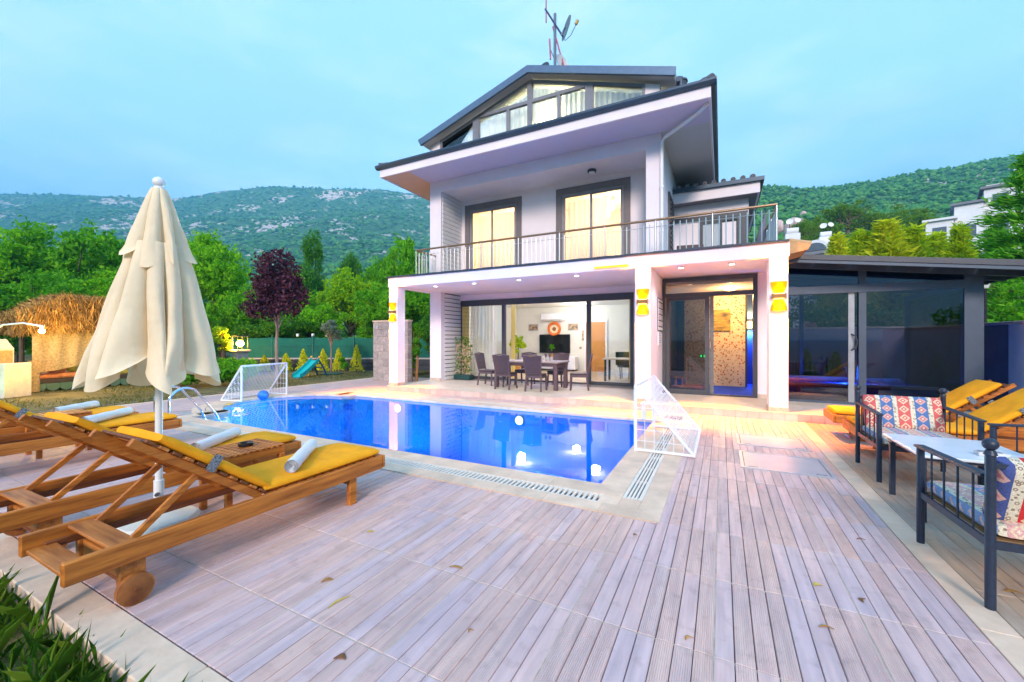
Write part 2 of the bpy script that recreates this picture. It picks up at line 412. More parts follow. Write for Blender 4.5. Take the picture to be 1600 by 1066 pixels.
b.add(vs, [(i, (i + 1) % n, n + (i + 1) % n, n + i) for i in range(n)] + [tuple(range(n, 2 * n))])
pool = struct(b.build('pool_basin', tile_m))
water_m = glassmat('pool_water', (.40, .90, 1.0), 0, 1.33, bumps=.03)
b = MB(); pw = pool_outline(.01); b.add([(x, y, -.055) for x, y in pw], [tuple(range(len(pw)))]); struct(b.build('pool_water', water_m))
# coping stones, drain grating and outer stones
ring = struct(MB().box(-9.7, -.47, 3.53, 3.72, -.2, -.03).box(-.7, -.47, 3.72, 8.4, -.2, -.03).build('pool_surround', MATS['kerb_mortar']))
def qstone(q, name='coping_stone', z=.004, th=.05, mat=cream):
    b = MB(); k = len(q); cx = sum(p[0] for p in q) / k; cy = sum(p[1] for p in q) / k
    sh = [(cx + (x - cx) * .994, cy + (y - cy) * .994) for x, y in q]
    b.prism(sh, 'z', z - th, z); return b.build(name, mat, ring)
qstone([(-9.45, 4.88), (-9.17, 4.88), (-9.33, 4.93), (-9.52, 5.0)])
for i in range(16):
    x0, x1 = -9.17 + i * .505, -9.17 + (i + 1) * .505
    if i == 15: q = [(x0, 3.92), (-.84, 3.92), (-1.115, 4.195), (x0, 4.195)]
    else: q = [(x0, 3.92), (x1, 3.92), (x1, 4.195), (x0, 4.195)]
    qstone(q); 
    if i < 15: qstone([(x0, 7.955), (x1, 7.955), (x1, 8.25), (x0, 8.25)])
for j in range(8):
    y0, y1 = 4.195 + j * .47, 4.195 + (j + 1) * .47
    q = [(-1.115, y0), (-.84, y0 if j else 3.92), (-.84, y1), (-1.115, y1)]
    qstone(q)
qstone([(-1.59, 7.955), (-1.115, 7.955), (-.84, 8.25), (-1.59, 8.25)]); qstone([(-1.115, 7.955), (-.84, 7.955), (-.84, 8.25)])
for x0 in (-9.45,): qstone([(x0, 3.92), (-9.17, 3.92), (-9.17, 4.88), (x0, 4.88)]); qstone([(x0, 7.72), (-9.17, 7.72), (-9.17, 8.25), (x0, 8.25)])
for i in range(11):
    a0 = math.pi / 2 + .02 + i * (math.pi - .04) / 11; a1 = a0 + (math.pi - .04) / 11
    pt = lambda r, a: (-9.15 + r * math.cos(a), 6.3 + r * math.sin(a))
    qstone([pt(1.385, a0), pt(1.69, a0), pt(1.69, a1), pt(1.385, a1)])
    qstone([pt(1.70, a0), pt(1.93, a0), pt(1.93, a1), pt(1.70, a1)], 'outer_stone')
for i in range(17):
    x0, x1 = -9.45 + i * .53, -9.45 + (i + 1) * .53
    q = [(x0, 3.52), (min(x1, -.46), 3.52), (min(x1, -.66), 3.72), (x0, 3.72)] if i == 16 else [(x0, 3.52), (x1, 3.52), (x1, 3.72), (x0, 3.72)]
    if i == 16: q = [(x0, 3.52), (-.455, 3.52), (-.655, 3.72), (x0, 3.72)]
    qstone(q, 'outer_stone'); 
    if i < 16: qstone([(x0, 8.43), (x1, 8.43), (x1, 8.60), (x0, 8.60)], 'outer_stone')
for j in range(9):
    y0, y1 = 3.72 + j * .53, 3.72 + (j + 1) * .53
    qstone([(-.655, y0), (-.455, y0 if j else 3.52), (-.455, y1), (-.655, y1)], 'outer_stone')
gr_m = M('grating_plastic', (.74, .68, .60), .6, var=.06)
b = MB(); x = -9.4
while x < -1.02:
    b.box(x, x + .026, 3.725, 3.915, -.012, .002); x += .052
b.box(-9.4, -.85, 3.722, 3.74, -.03, .001); b.box(-9.4, -.85, 3.90, 3.918, -.03, .001); b.build('drain_grating', gr_m, ring, kind='stuff')
b = MB()
for k in range(5): b.box(-.828 + k * .034, -.828 + k * .034 + .02, 3.93, 8.2, -.012, .002)
for k in range(9): b.box(-.834, -.66, 3.95 + k * .5, 3.97 + k * .5, -.02, .0)
b.box(-.838, -.82, 3.93, 8.2, -.03, .001); b.box(-.676, -.658, 3.93, 8.2, -.03, .001); b.build('drain_grating', gr_m, ring, kind='stuff')
b = MB(); x = -9.1
while x < -1.0: b.box(x, x + .021, 8.26, 8.42, -.03, .002); x += .034
b.build('drain_grating', gr_m, ring, kind='stuff')
MB().box(-9.45, -.65, 3.722, 3.918, -.12, -.05).box(-.838, -.657, 3.9, 8.3, -.12, -.052).box(-9.3, -.65, 8.25, 8.43, -.12, -.051).build('drain_channel', M('channel_dark', (.10, .08, .07), .9), ring)
MB().box(-.838, -.657, 3.722, 3.928, -.03, .003, .003).build('corner_stone', cream, ring)
MB().box(-1.02, -.84, 3.72, 3.92, -.03, .003, .003).build('corner_stone', cream, ring)
# underwater lights
for k, (x, lab) in enumerate(((-7.35, 'left'), (-3.9, 'right'))):
    t = thing('pool_light', ('round lit lamp under water in the far pool wall by the left pier', 'round lit lamp under water in the far pool wall below the dining table')[k], 'pool light', (x, 7.95, -.25), 0, 'lamps under the pool water')
    MB().cyl((0, 0, 0), (0, -.03, 0), .11, .10, 20).build('rim', steel, t, True)
    MB().cyl((0, -.031, 0), (0, -.04, 0), .085, .08, 20).build('lens', emat('pool_lens', (.85, .95, 1), 3), t, True)
    lamp('bulb', 'SPOT', (0, -.12, 0), 110, (.75, .92, 1), t, .1, 165, (0, -1, -.12))
for i, (x, y) in enumerate(((-2.5, 4.181),)): pass
# ------------------------------------------------------------------ terrace
ter = struct(MB().box(-8.74, 5.0, 9.012, 14.2, -.3, .138).build('terrace', MATS['kerb_mortar']))
tt = M('terrace_tile', (.64, .54, .43), .45, var=.1, scale=3, rnd=.05)
rt_m = M('riser_tile', (.66, .48, .42), .5, var=.1, scale=6, rnd=.12)
tme = None
for i in range(23):
    for j in range(3):
        x0 = -8.76 + i * .6; y0 = 8.985 + j * .6
        x1 = min(x0 + .597, 5.0)
        MB().box(x0, x1, y0 + .0015, y0 + .5985, .138, .15, .002).build('floor_tile', tt, ter)
dm = M('dark_marble', (.10, .085, .08), .35, var=.5, scale=5, detail=9, col2=(.42, .37, .33))
for i in range(19):
    for j in range(2):
        x0 = -8.2 + i * .6 - .56 + .0; y0 = 10.785 + j * .6
        MB().box(x0, min(x0 + .597, 5), y0 + .0015, y0 + .5985, .138, .149, .002).build('floor_tile', dm if j == 1 and x0 < -1.8 else tt, ter)
x = -8.76; k = 0
while x < 4.95:
    MB().box(x + .002, min(x + .2, 5) - .002, 8.998, 9.012, -.01, .137, .002).build('riser_tile', rt_m, ter); x += .2
# ------------------------------------------------------------------ villa
V = thing('villa', 'white two storey villa with grey trim, balcony and attic gable behind the pool', 'house', (-5, 10.85, .15), world=True)
def wall_y(y0, y1, x0, x1, z0, z1, ops=()):
    b = MB(); xs = sorted({x0, x1, *[o[0] for o in ops], *[o[1] for o in ops]})
    for a, c in zip(xs, xs[1:]):
        zz = [z0]; m = (a + c) / 2
        for o in sorted(ops, key=lambda o: o[2]):
            if o[0] < m < o[1]: zz += [o[2], o[3]]
        zz.append(z1)
        for i in range(0, len(zz), 2):
            if zz[i + 1] - zz[i] > 1e-4: b.box(a, c, y0, y1, zz[i], zz[i + 1])
    return b
# porch frame
MB().box(-8.73, -8.41, 9.05, 9.37, .15, 3.05).build('pier', white, V)
MB().box(-1.66, -1.34, 9.05, 11.0, .15, 3.05).build('pier', white, V)
MB().box(.80, 1.10, 9.05, 9.50, .15, 3.05).build('pier', white, V)
plinth = M('plinth_tile', (.50, .40, .33), .6, var=.2, scale=9, rnd=.1)
for x0, x1, y1 in ((-8.73, -8.41, 9.37), (-1.66, -1.34, 9.6), (.80, 1.10, 9.5)):
    for i in range(3): MB().box(x0 - .008 + i * (x1 - x0 + .016) / 3, x0 - .010 + (i + 1) * (x1 - x0 + .016) / 3, 9.04, 9.052, .15, .235, .002).build('plinth_tile', plinth, V)
    for i in range(3): MB().box(x1 - .002 if x1 < .5 else x0 - .012, x1 + .010 if x1 < .5 else x0 + .002, 9.054 + i * (y1 - 9.05) / 3, 9.052 + (i + 1) * (y1 - 9.05) / 3, .15, .235, .002).build('plinth_tile', plinth, V)
MB().box(-8.75, 1.12, 9.03, 9.33, 3.05, 3.31).box(-8.75, -8.43, 9.33, 10.85, 3.05, 3.30).box(.82, 1.12, 9.33, 11.0, 3.05, 3.30).build('beam', white, V)
MB().box(-8.43, .82, 9.33, 14.0, 3.062, 3.295).build('slab', white, V)
MB().box(.82, 1.10, 11.0, 14, 3.062, 3.295).build('slab', white, V)
edge = M('drip_edge', (.035, .05, .075), .5, var=.3, scale=12)
b = MB()
for i in range(33): b.box(-8.79 + i * .3, -8.792 + (i + 1) * .3, 8.985, 9.30, 3.312, 3.352 + .006 * (i % 2), .004)
b.build('drip_edge', edge, V)
MB().box(-8.7, 1.1, 9.30, 14, 3.312, 3.335).build('balcony_floor', M('balcony_tile', (.4, .37, .34), .6), V)
# tiled skirt at the right end of the porch roof
sk = M('skirt_lamp_orange', (.50, .30, .14), .7, var=.2, scale=8)  # orange lamplight on the skirt is put into its base colour
q = MB().prism([(1.125, 3.10), (1.42, 3.17), (1.46, 3.25), (1.125, 3.36)], 'y', 9.15, 10.7).build('tile_skirt', sk, V)
for i in range(7): MB().cyl((1.12, 9.22 + i * .22, 3.365), (1.47, 9.22 + i * .22, 3.275), .045, .05, 10).build('roof_tile', edge if i % 2 else sk, q, True)
# ground floor walls, living room shell
MB().box(-8.65, -8.2, 10.85, 11.05, .15, 3.06).build('pier', white, V)
MB().box(-8.62, -8.6, 10.83, 10.848, .15, .24).box(-8.6, -8.2, 10.838, 10.849, .15, .24).build('plinth_tile', plinth, V)
LW = M('interior_wall', (.78, .76, .66), .8, var=.03)
wall_y(12.0, 12.16, -8.6, -1.66, .15, 3.06, [(-8.26, -2.24, .15, 2.86)]).build('wall', white, V)
MB().box(-8.65, -8.5, 11.05, 17.2, .15, 3.06).build('wall', LW, V)
MB().box(-1.66, -1.35, 11.0, 17.2, .15, 3.06).build('wall', LW, V)
MB().box(-8.5, -1.66, 17.05, 17.2, .15, 3.06).build('wall', LW, V)
MB().box(-8.5, -1.66, 12.16, 17.05, 2.95, 3.05).build('ceiling', M('ceiling_white', (.8, .8, .78), .8, var=.02), V)
MB().box(-8.5, -1.66, 12.0, 17.05, .10, .152).build('floor', M('living_floor', (.50, .40, .26), .3, var=.35, scale=4, detail=7), V)
# slatted screens
sm = M('slat_white', (.80, .79, .80), .6, var=.04)
scr = MB().box(-8.235, -8.225, 11.06, 11.98, .15, 3.05).build('slat_screen', M('screen_back', (.08, .08, .09), .9), V)
for i in range(21): MB().box(-8.222, -8.19, 11.06, 11.985, .16 + i * .1375, .16 + i * .1375 + .112, .004).build('slat', sm, scr)
MB().box(-8.5, -8.236, 11.05, 12.0, .15, 3.05).build('wall', white, V)
# sliding glazing of the living room
def window(x0, x1, z0, z1, y, leaves, fr=.06, mat=dark, gl=glass, depth=.08, opened=(), trim=0, tmat=grey):
    f = MB()
    f.box(x0, x0 + fr, y, y + depth, z0, z1).box(x1 - fr, x1, y, y + depth, z0, z1).box(x0 + fr, x1 - fr, y, y + depth, z1 - fr, z1).box(x0 + fr, x1 - fr, y, y + depth, z0, z0 + fr * .7)
    w_ = f.build('window', mat, V)
    if trim:
        t_ = MB(); t_.box(x0 - trim, x0 - .001, y - .03, y + .05, z0, z1 + trim).box(x1 + .001, x1 + trim, y - .03, y + .05, z0, z1 + trim).box(x0 - .001, x1 + .001, y - .03, y + .05, z1 + .001, z1 + trim).build('trim', tmat, w_)
    for i, (a, c) in enumerate(leaves):
        yy = y + .012 + (i % 2) * .03; s = .045
        MB().box(a, a + s, yy, yy + .028, z0 + fr * .7, z1 - fr).box(c - s, c, yy, yy + .028, z0 + fr * .7, z1 - fr).box(a + s, c - s, yy, yy + .028, z1 - fr - s, z1 - fr).box(a + s, c - s, yy, yy + .028, z0 + fr * .7, z0 + fr * .7 + s).build('sash', mat, w_)
        MB().box(a + s, c - s, yy + .01, yy + .016, z0 + fr * .7 + s, z1 - fr - s).build('pane', gl, w_)
    return w_
lw = window(-8.26, -2.24, .15, 2.86, 11.99, [(-8.2, -6.45), (-3.62, -2.30)], fr=.07)
MB().box(-8.26, -2.24, 11.96, 11.989, 2.66, 2.862).build('header', dark, lw)
MB().box(-6.55, -6.43, 11.985, 12.09, .2, 2.79).build('mullion', dark, lw)
MB().box(-3.63, -3.51, 11.985, 12.09, .2, 2.79).build('mullion', dark, lw)
# entrance
ED = wall_y(11.0, 11.14, -1.34, 1.10, .15, 3.06, [(-1.34, .74, .15, 3.04)]).build('wall', white, V)
MB().box(.74, 1.1, 10.988, 10.999, .15, .24).build('plinth_tile', plinth, V)
d = MB().box(-1.34, -1.26, 10.96, 11.08, .15, 3.04).box(.65, .74, 10.96, 11.08, .15, 3.04).box(-1.26, .65, 10.96, 11.08, 2.95, 3.04).box(-1.26, .65, 10.96, 11.08, 2.56, 2.66).box(-1.26, .65, 10.97, 11.07, .15, .185).build('entrance_door', dark, V)
MB().box(-1.26, .65, 11.0, 11.01, 2.66, 2.95).build('pane', glass, d)
MB().box(-1.25, -1.17, 10.98, 11.03, .186, 2.559).box(-.36, -.26, 10.98, 11.03, .186, 2.559).box(-1.17, -.36, 10.98, 11.03, 2.48, 2.559).box(-1.17, -.36, 10.98, 11.03, .186, .27).build('door_leaf', dark, d)
MB().box(-1.17, -.36, 11.0, 11.008, .27, 2.48).build('pane', darkglass, d)
MB().box(-.255, -.17, 11.035, 11.075, .186, 2.559).build('door_leaf', M('door_alu', (.16, .17, .18), .35, metal=.5), d)
MB().tube([(-.21 + .0, 11.03, 1.22), (-.24, 10.97, 1.30), (-.24, 10.95, 1.45), (-.21, 11.03, 1.53)], .012, 8).build('handle', steel, d, True)
# hall behind the entrance
bluew = M('hall_blue', (.035, .09, .42), .7, var=.05)
MB().box(-1.34, 1.1, 14.3, 14.4, .15, 3.0).build('wall', bluew, V)
MB().box(1.0, 1.1, 11.14, 14.3, .15, 3.06).build('wall', bluew, V)
MB().box(-1.345, -1.30, 11.14, 14.3, .15, 3.0).build('wall', M('hall_dark', (.12, .12, .16), .8), V)
MB().box(-1.30, 1.0, 11.14, 14.3, 2.88, 2.95).build('ceiling', M('hall_ceiling', (.6, .45, .3), .8), V)
MB().box(-1.30, 1.0, 11.09, 14.3, .12, .156).build('floor', M('hall_carpet', (.01, .07, .75), .8, var=.15, scale=30), V)
# first floor: loggia frame
MB().box(-8.65, -8.2, 10.85, 12.0, 3.336, 6.72).build('wall', white, V)
MB().box(-1.72, -1.35, 10.85, 12.0, 3.336, 6.72).build('wall', white, V)
MB().box(-8.2, -1.72, 10.85, 12.0, 6.36, 6.72).build('beam', white, V)
wall_y(12.0, 12.15, -8.2, -1.72, 3.336, 6.36, [(-7.82, -6.0, 3.336, 6.0), (-4.42, -2.52, 3.336, 6.0)]).build('wall', white, V)
scr = MB().box(-8.199, -8.195, 10.9, 11.99, 3.34, 6.355).build('slat_screen', MATS['screen_back'], V)
for i in range(22): MB().box(-8.194, -8.165, 10.9, 11.985, 3.345 + i * .137, 3.345 + i * .137 + .122, .004).build('slat', sm, scr)
for x0, x1, mid in ((-7.82, -6.0, -6.95), (-4.42, -2.52, -3.5)):
    window(x0, x1, 3.336, 6.0, 12.0, [(x0 + .06, mid + .04), (mid - .04, x1 - .06)], fr=.06, mat=M('window_grey', (.26, .25, .27), .5), trim=.19, tmat=grey, depth=.1)
# rooms behind the loggia
bw_ = M('bedroom_wall', (.85, .74, .55), .85, var=.03)
MB().box(-8.2, -1.72, 15.4, 15.5, 3.34, 6.3).box(-8.3, -8.2, 12.15, 15.4, 3.34, 6.3).box(-5.3, -5.1, 12.15, 15.4, 3.34, 6.3).box(-1.72, -1.6, 12.15, 15.4, 3.34, 6.3).box(-8.2, -5.3, 12.15, 15.4, 6.25, 6.3).box(-5.1, -1.72, 12.15, 15.4, 6.25, 6.3).build('interior_wall', bw_, V)
MB().box(-8.2, -1.72, 12.15, 15.4, 3.30, 3.345).build('floor', M('bedroom_floor', (.4, .25, .12), .5), V)
# side walls
MB().box(-1.6, -1.35, 12.0, 20, 3.336, 6.72).build('wall', white, V)
MB().box(-8.65, -8.3, 12.0, 20, 3.336, 6.72).build('wall', white, V)
sw = MB().box(-1.352, -1.30, 12.3, 13.3, 3.4, 5.7).build('window', dark, V)
MB().box(-1.305, -1.296, 12.4, 13.2, 3.5, 5.6).build('pane', darkglass, sw)
for i in range(16): MB().box(-1.298, -1.27, 12.36, 13.24, 3.5 + i * .135, 3.56 + i * .135).build('louvre', dark, sw)
# roof: soffit, fascia, gutter, hips
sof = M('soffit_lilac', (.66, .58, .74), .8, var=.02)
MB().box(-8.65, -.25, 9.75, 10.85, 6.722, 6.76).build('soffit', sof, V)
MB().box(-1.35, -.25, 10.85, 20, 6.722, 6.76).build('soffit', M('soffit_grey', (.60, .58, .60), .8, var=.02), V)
MB().prism([(-9.72, 9.75), (-8.65, 9.75), (-8.65, 10.85), (-8.65, 20), (-9.72, 20)], 'z', 6.724, 6.758).build('soffit', M('soffit_lamp_glow', (.82, .50, .36), .8, var=.03), V)  # orange lamp light on the left soffit is painted into its colour
MB().box(-9.75, -.2, 9.70, 9.75, 6.70, 6.93).box(-.25, -.2, 9.75, 20, 6.70, 6.93).box(-9.75, -9.72, 9.75, 20, 6.70, 6.93).build('fascia', white, V)
gut = M('gutter_blue_grey', (.045, .075, .115), .4, var=.1, metal=.3)
b = MB()
def half(y): pass
b.prism([(9.70, 6.93), (9.62, 6.95), (9.585, 7.0), (9.585, 7.05), (9.60, 7.05), (9.60, 7.01), (9.64, 6.97), (9.70, 6.96)], 'x', -9.86, -.09)
b.prism([(-.2, 6.93), (-.12, 6.95), (-.085, 7.0), (-.085, 7.05), (-.10, 7.05), (-.10, 7.01), (-.14, 6.97), (-.2, 6.96)], 'y', 9.70, 20)
b.prism([(-9.75, 6.93), (-9.83, 6.95), (-9.865, 7.0), (-9.865, 7.05), (-9.85, 7.05), (-9.85, 7.01), (-9.81, 6.97), (-9.75, 6.96)], 'y', 9.70, 20)
b.box(-9.75, -.2, 9.701, 9.76, 6.932, 7.09).box(-.26, -.2, 9.76, 20, 6.932, 7.09)
b.build('gutter', gut, V)
rtm = M('roof_tile_grey', (.14, .14, .16), .8, var=.35, scale=14, bump=.5, bscale=18)
rf = MB(); e = [(-9.78, 9.68), (-.17, 9.68), (-.17, 20), (-9.78, 20)]; i_ = [(-7.0, 12.4), (-3.0, 12.4), (-3.0, 17.3), (-7.0, 17.3)]
rf.add([(x, y, 7.06) for x, y in e] + [(x, y, 7.82) for x, y in i_], [(0, 1, 5, 4), (1, 2, 6, 5), (2, 3, 7, 6), (3, 0, 4, 7), (4, 5, 6, 7)])
rfo = rf.build('roof', rtm, V)
for k in range(10):     # hip tiles at the two front corners
    f = k / 10
    for (cx, sx) in ((-9.78, 1), (-.17, -1)):
        p = Vector((cx + sx * 2.78 * f * .5, 9.68 + 2.72 * f * .5, 7.09 + .76 * f * .5)); q = p + Vector((sx * .2, .2, .05))
        MB().cyl(p, q, .09, .07, 8).build('hip_tile', rtm, rfo, True)
# downpipe at the right corner
MB().tube([(-.28, 9.95, 6.93), (-.28, 9.95, 6.70), (-.45, 10.1, 6.62), (-1.25, 10.78, 6.55), (-1.33, 10.80, 6.45), (-1.33, 10.80, 3.34)], .045, 10).build('downpipe', whitew, V, True)
for z in (5.3, 4.2): MB().cyl((-1.33, 10.80, z), (-1.33, 10.80, z + .05), .055, n=10).build('pipe_clip', whitew, V, True)
# attic gable
AY = 11.35
def ut(x): return 9.46 - .325 * abs(x + 5.2)
ag = MB()
ag.prism([(-9.0, 7.0), (-8.61, 7.0), (-8.61, ut(-8.61)), (-9.0, ut(-9.0))], 'y', AY, AY + .2).prism([(-1.82, 7.0), (-1.45, 7.0), (-1.45, ut(-1.45)), (-1.82, ut(-1.82))], 'y', AY, AY + .2)
ag.box(-8.61, -1.82, AY, AY + .2, 6.8, 7.12); ag.build('wall', white, V)
MB().box(-1.65, -1.45, AY + .2, 17, 7, 8.2).box(-9.0, -8.8, AY + .2, 17, 7, 8.2).build('wall', white, V)
fm = M('attic_frame', (.20, .21, .25), .45)
aw = MB()
for a, c in ((-8.61, -8.54), (-7.28, -7.05), (-5.3, -5.15), (-3.48, -3.24), (-1.89, -1.82)):
    aw.prism([(a, 7.12), (c, 7.12), (c, ut(c) - .005), (a, ut(a) - .005)], 'y', AY - .02, AY + .1)
for a, c in ((-8.54, -7.28), (-7.05, -5.3), (-5.15, -3.48), (-3.24, -1.89)):
    aw.prism([(a, ut(a) - .09), (c, ut(c) - .09), (c, ut(c) - .005), (a, ut(a) - .005)], 'y', AY - .015, AY + .09)
    if c > -6 and c < -3.3: aw.box(a, c, AY - .015, AY + .09, 8.74, 8.84)
aw.box(-6.03, -5.93, AY - .012, AY + .088, 7.12, 8.74).box(-4.33, -4.24, AY - .012, AY + .088, 7.12, 8.74)
AW = aw.build('window', fm, V)
for a, c, z0, z1 in ((-8.54, -7.28, 7.12, None), (-7.05, -6.03, 7.12, 8.74), (-5.93, -5.3, 7.12, 8.74), (-7.05, -5.3, 8.84, None), (-5.15, -4.33, 7.12, 8.74), (-4.24, -3.48, 7.12, 8.74), (-5.15, -3.48, 8.84, None), (-3.24, -1.89, 7.12, None)):
    if z1: P_ = [(a, z0), (c, z0), (c, z1), (a, z1)]
    else:
        P_ = [(a, z0), (c, z0), (c, ut(c) - .09), (a, ut(a) - .09)]
        if ut(a) - .09 < z0: xx = -5.2 - (9.46 - .09 - z0) / .325; P_ = [(xx, z0), (c, z0), (c, ut(c) - .09)]
    MB().prism(P_, 'y', AY + .03, AY + .036).build('pane', glass, AW)
g = []
n_ = 240
ctop = lambda x: ut(x) - (.17 if x < -5.3 else .10)
grid = [[(-8.5 + 6.6 * i / n_, AY + .32 + .035 * math.sin(i * 1.1) + .015 * math.sin(i * .37), z_) for i in range(n_ + 1)] for z_ in (7.0,)]
grid.append([(p[0], p[1], max(7.05, ctop(p[0]))) for p in grid[0]])
acur = M('attic_curtain', (.86, .86, .82), .9, var=.04, stretch=(20, 1, .3), trans=.5)
MB().sheet(grid).build('curtain', acur, V, True, ang=80)
MB().box(-8.8, -1.6, 15, 15.1, 7.0, 9.3).build('interior_wall', LW, V)
# gable roof plate
def rz_(x): return 9.68 - .315 * abs(x + 5.15)
b = MB(); P_ = [(-9.3, rz_(-9.3)), (-5.15, 9.68), (-1.02, rz_(-1.02)), (-1.05, rz_(-1.02) - .21), (-5.15, 9.47), (-9.2, rz_(-9.3) - .20)]
zinc = M('zinc_fascia', (.11, .17, .26), .4, metal=.35, var=.1)
b.prism([P_[0], P_[1], P_[4], P_[5]], 'y', 11.0, 11.08).prism([P_[1], P_[2], P_[3], P_[4]], 'y', 11.0, 11.08); b.build('gable_fascia', zinc, V)
b = MB(); b.prism([(-9.28, rz_(-9.28) - .02), (-5.15, 9.66), (-5.15, 9.50), (-9.18, rz_(-9.3) - .17)], 'y', 11.08, 17.5).prism([(-5.15, 9.66), (-1.04, rz_(-1.04) - .02), (-1.07, rz_(-1.04) - .17), (-5.15, 9.50)], 'y', 11.08, 17.5)
b.build('roof', M('soffit_white_grey', (.55, .55, .56), .7, var=.03), V)
MB().cyl((-.98, 11.25, 8.20), (-.98, 17.4, 8.20), .07, n=10).cyl((-.93, 11.3, 8.25), (-.93, 11.3, 7.6), .05, n=10).build('gutter', gut, V, True)
MB().cyl((-.93, 11.6, 8.28), (-.93, 11.6, 7.3), .13, .13, 14).cyl((-.93, 11.6, 8.28), (-.93, 11.6, 8.33), .15, .14, 14).build('flue', M('flue_dark', (.05, .05, .06), .6), V, True)
# lower wing at the back right
wing = MB().box(-1.35, .72, 14.0, 14.2, 3.336, 5.75).box(.52, .72, 14.2, 20, 3.336, 5.75).build('wall', white, V)
MB().box(-1.35, .98, 13.58, 13.64, 5.72, 6.06).box(.93, .98, 13.64, 20, 5.72, 6.06).build('fascia', white, V)
MB().box(-1.35, .93, 13.64, 20, 5.725, 5.76).build('soffit', M('soffit_shade', (.22, .22, .26), .8), V)  # shadow under the wing eave is put into this dark colour
MB().box(-1.35, 1.08, 13.48, 13.579, 6.03, 6.14).box(.981, 1.08, 13.579, 20, 6.03, 6.14).build('gutter', gut, V)
wr = MB().add([(-1.35, 13.5, 6.12), (1.06, 13.5, 6.12), (1.06, 20, 6.12), (-1.35, 20, 6.12), (-1.35, 14.3, 6.42), (.3, 14.3, 6.42), (.3, 19.3, 6.42), (-1.35, 19.3, 6.42)], [(0, 1, 5, 4), (1, 2, 6, 5), (2, 3, 7, 6), (4, 5, 6, 7)]).build('roof', rtm, V)
for i in range(9): MB().cyl((-1.2 + i * .25, 13.5, 6.17), (-1.2 + i * .25, 13.95, 6.33), .07, .06, 8).build('roof_tile', rtm, wr, True)
wd = window(-.62, .50, 3.336, 5.2, 13.95, [(-.56, .02), (-.06, .44)], fr=.08, mat=dark, gl=glass)
MB().box(-1.33, .70, 13.93, 13.999, 5.2, 5.34).box(.50, .72, 13.93, 13.999, 3.336, 5.2).build('trim', dark, wd)
MB().box(-.45, .30, 14.02, 14.03, 3.6, 5.0).build('blind', M('blue_blind', (.12, .16, .55), .8, var=.5, stretch=(1, 1, 9), scale=5, col2=(.3, .45, .95)), wd)
# railing
rail = MB().tube([(-8.40, 12.0, 4.26), (-8.40, 9.86, 4.26), (1.0, 9.86, 4.26), (1.0, 13.9, 4.26)], .028, 10).build('railing', bronze, V, True)
MB().tube([(-8.40, 12.0, 4.10), (-8.40, 9.86, 4.10)], .008, 6).tube([(-8.4, 9.86, 4.10), (1.0, 9.86, 4.10)], .008, 6).tube([(1, 9.86, 4.10), (1.0, 13.9, 4.10)], .008, 6).build('mid_rail', steel, rail, True)
me_b = MB().cyl((0, 0, 3.34), (0, 0, 4.17), .0115, n=8); me_p = MB().cyl((0, 0, 3.34), (0, 0, 4.25), .021, n=10).cyl((0, 0, 3.336), (0, 0, 3.35), .045, n=10)
b0 = me_b.build('baluster', steel, rail, True); p0 = me_p.build('post', steel, rail, True)
pts = [(-8.40 + 9.4 * i / 72, 9.86) for i in range(73)] + [(-8.4, 9.86 + .13 * i) for i in range(1, 16)] + [(1.0, 9.86 + .13 * i) for i in range(1, 31)]
for i, (x, y) in enumerate(pts):
    post = (i % 9 == 0 and i < 73) or i in (87, 95, 103, 111)
    src = p0 if post else b0
    o = src if (i == 0 or i == 1) else src.copy()
    if o is not src: C.objects.link(o)
    o.location = (x, y, 0)
# ------------------------------------------------------------------ lit lamps on the villa
amber = (1, .34, .015)
glow_shell_m = M('amber_glow', (.95, .42, .005), .4, var=.08, scale=20, trans=.75)  # for shells that stand in for amber light on the piers
for x, lab in ((-8.57, 'amber up and down wall lamp on the left porch pier'), (-1.5, 'amber up and down wall lamp on the middle porch pier'), (.95, 'amber up and down wall lamp on the right porch pier')):
    t = thing('wall_lamp', lab, 'wall lamp', (x, 9.05, 2.31), 0, 'up and down lamps on the porch piers')
    MB().prism([(-.11, -.05), (-.06, -.035), (.06, -.035), (.11, -.05), (.11, .05), (.06, .035), (-.06, .035), (-.11, .05)][::-1], 'y', -.11, -.002).build('housing', M('lamp_copper', (.30, .14, .05), .4, metal=.5), t)
    MB().box(-.08, .08, -.10, -.015, .051, .054).build('diffuser', emat('lamp_amber', (1, .62, .10), 2), t)
    MB().box(-.08, .08, -.10, -.015, -.054, -.051).build('diffuser', emat('lamp_amber', (1, .62, .10), 2), t)
    for s in (1, -1):
        MB().sheet([[(r_ * math.cos(a_), -.006 + -.75 * r_ * math.sin(a_), z_ * s) for a_ in np.linspace(0, math.pi, 15)] for r_, z_ in ((.075, .056), (.10, .11), (.125, .18), (.135, .27))]).build('amber_glow_shell', glow_shell_m, t, True, ang=80)  # flared shells added to imitate the lamp's glow pattern on the wall
        lamp('bulb', 'POINT', (0, -.05, .13 * s), .22, (1, .42, .02), t, .03)  # brightens the added shell from within
    for s in (1, -1): lamp('bulb', 'SPOT', (0, -.09, .31 * s), 14, amber, t, .02, 110, (0, .22, s)); lamp('bulb', 'SPOT', (0, -.16, .08 * s), 200 if s < 0 else 5, (1, .26, .005), t, .03, 84, (.0, -.10, s))
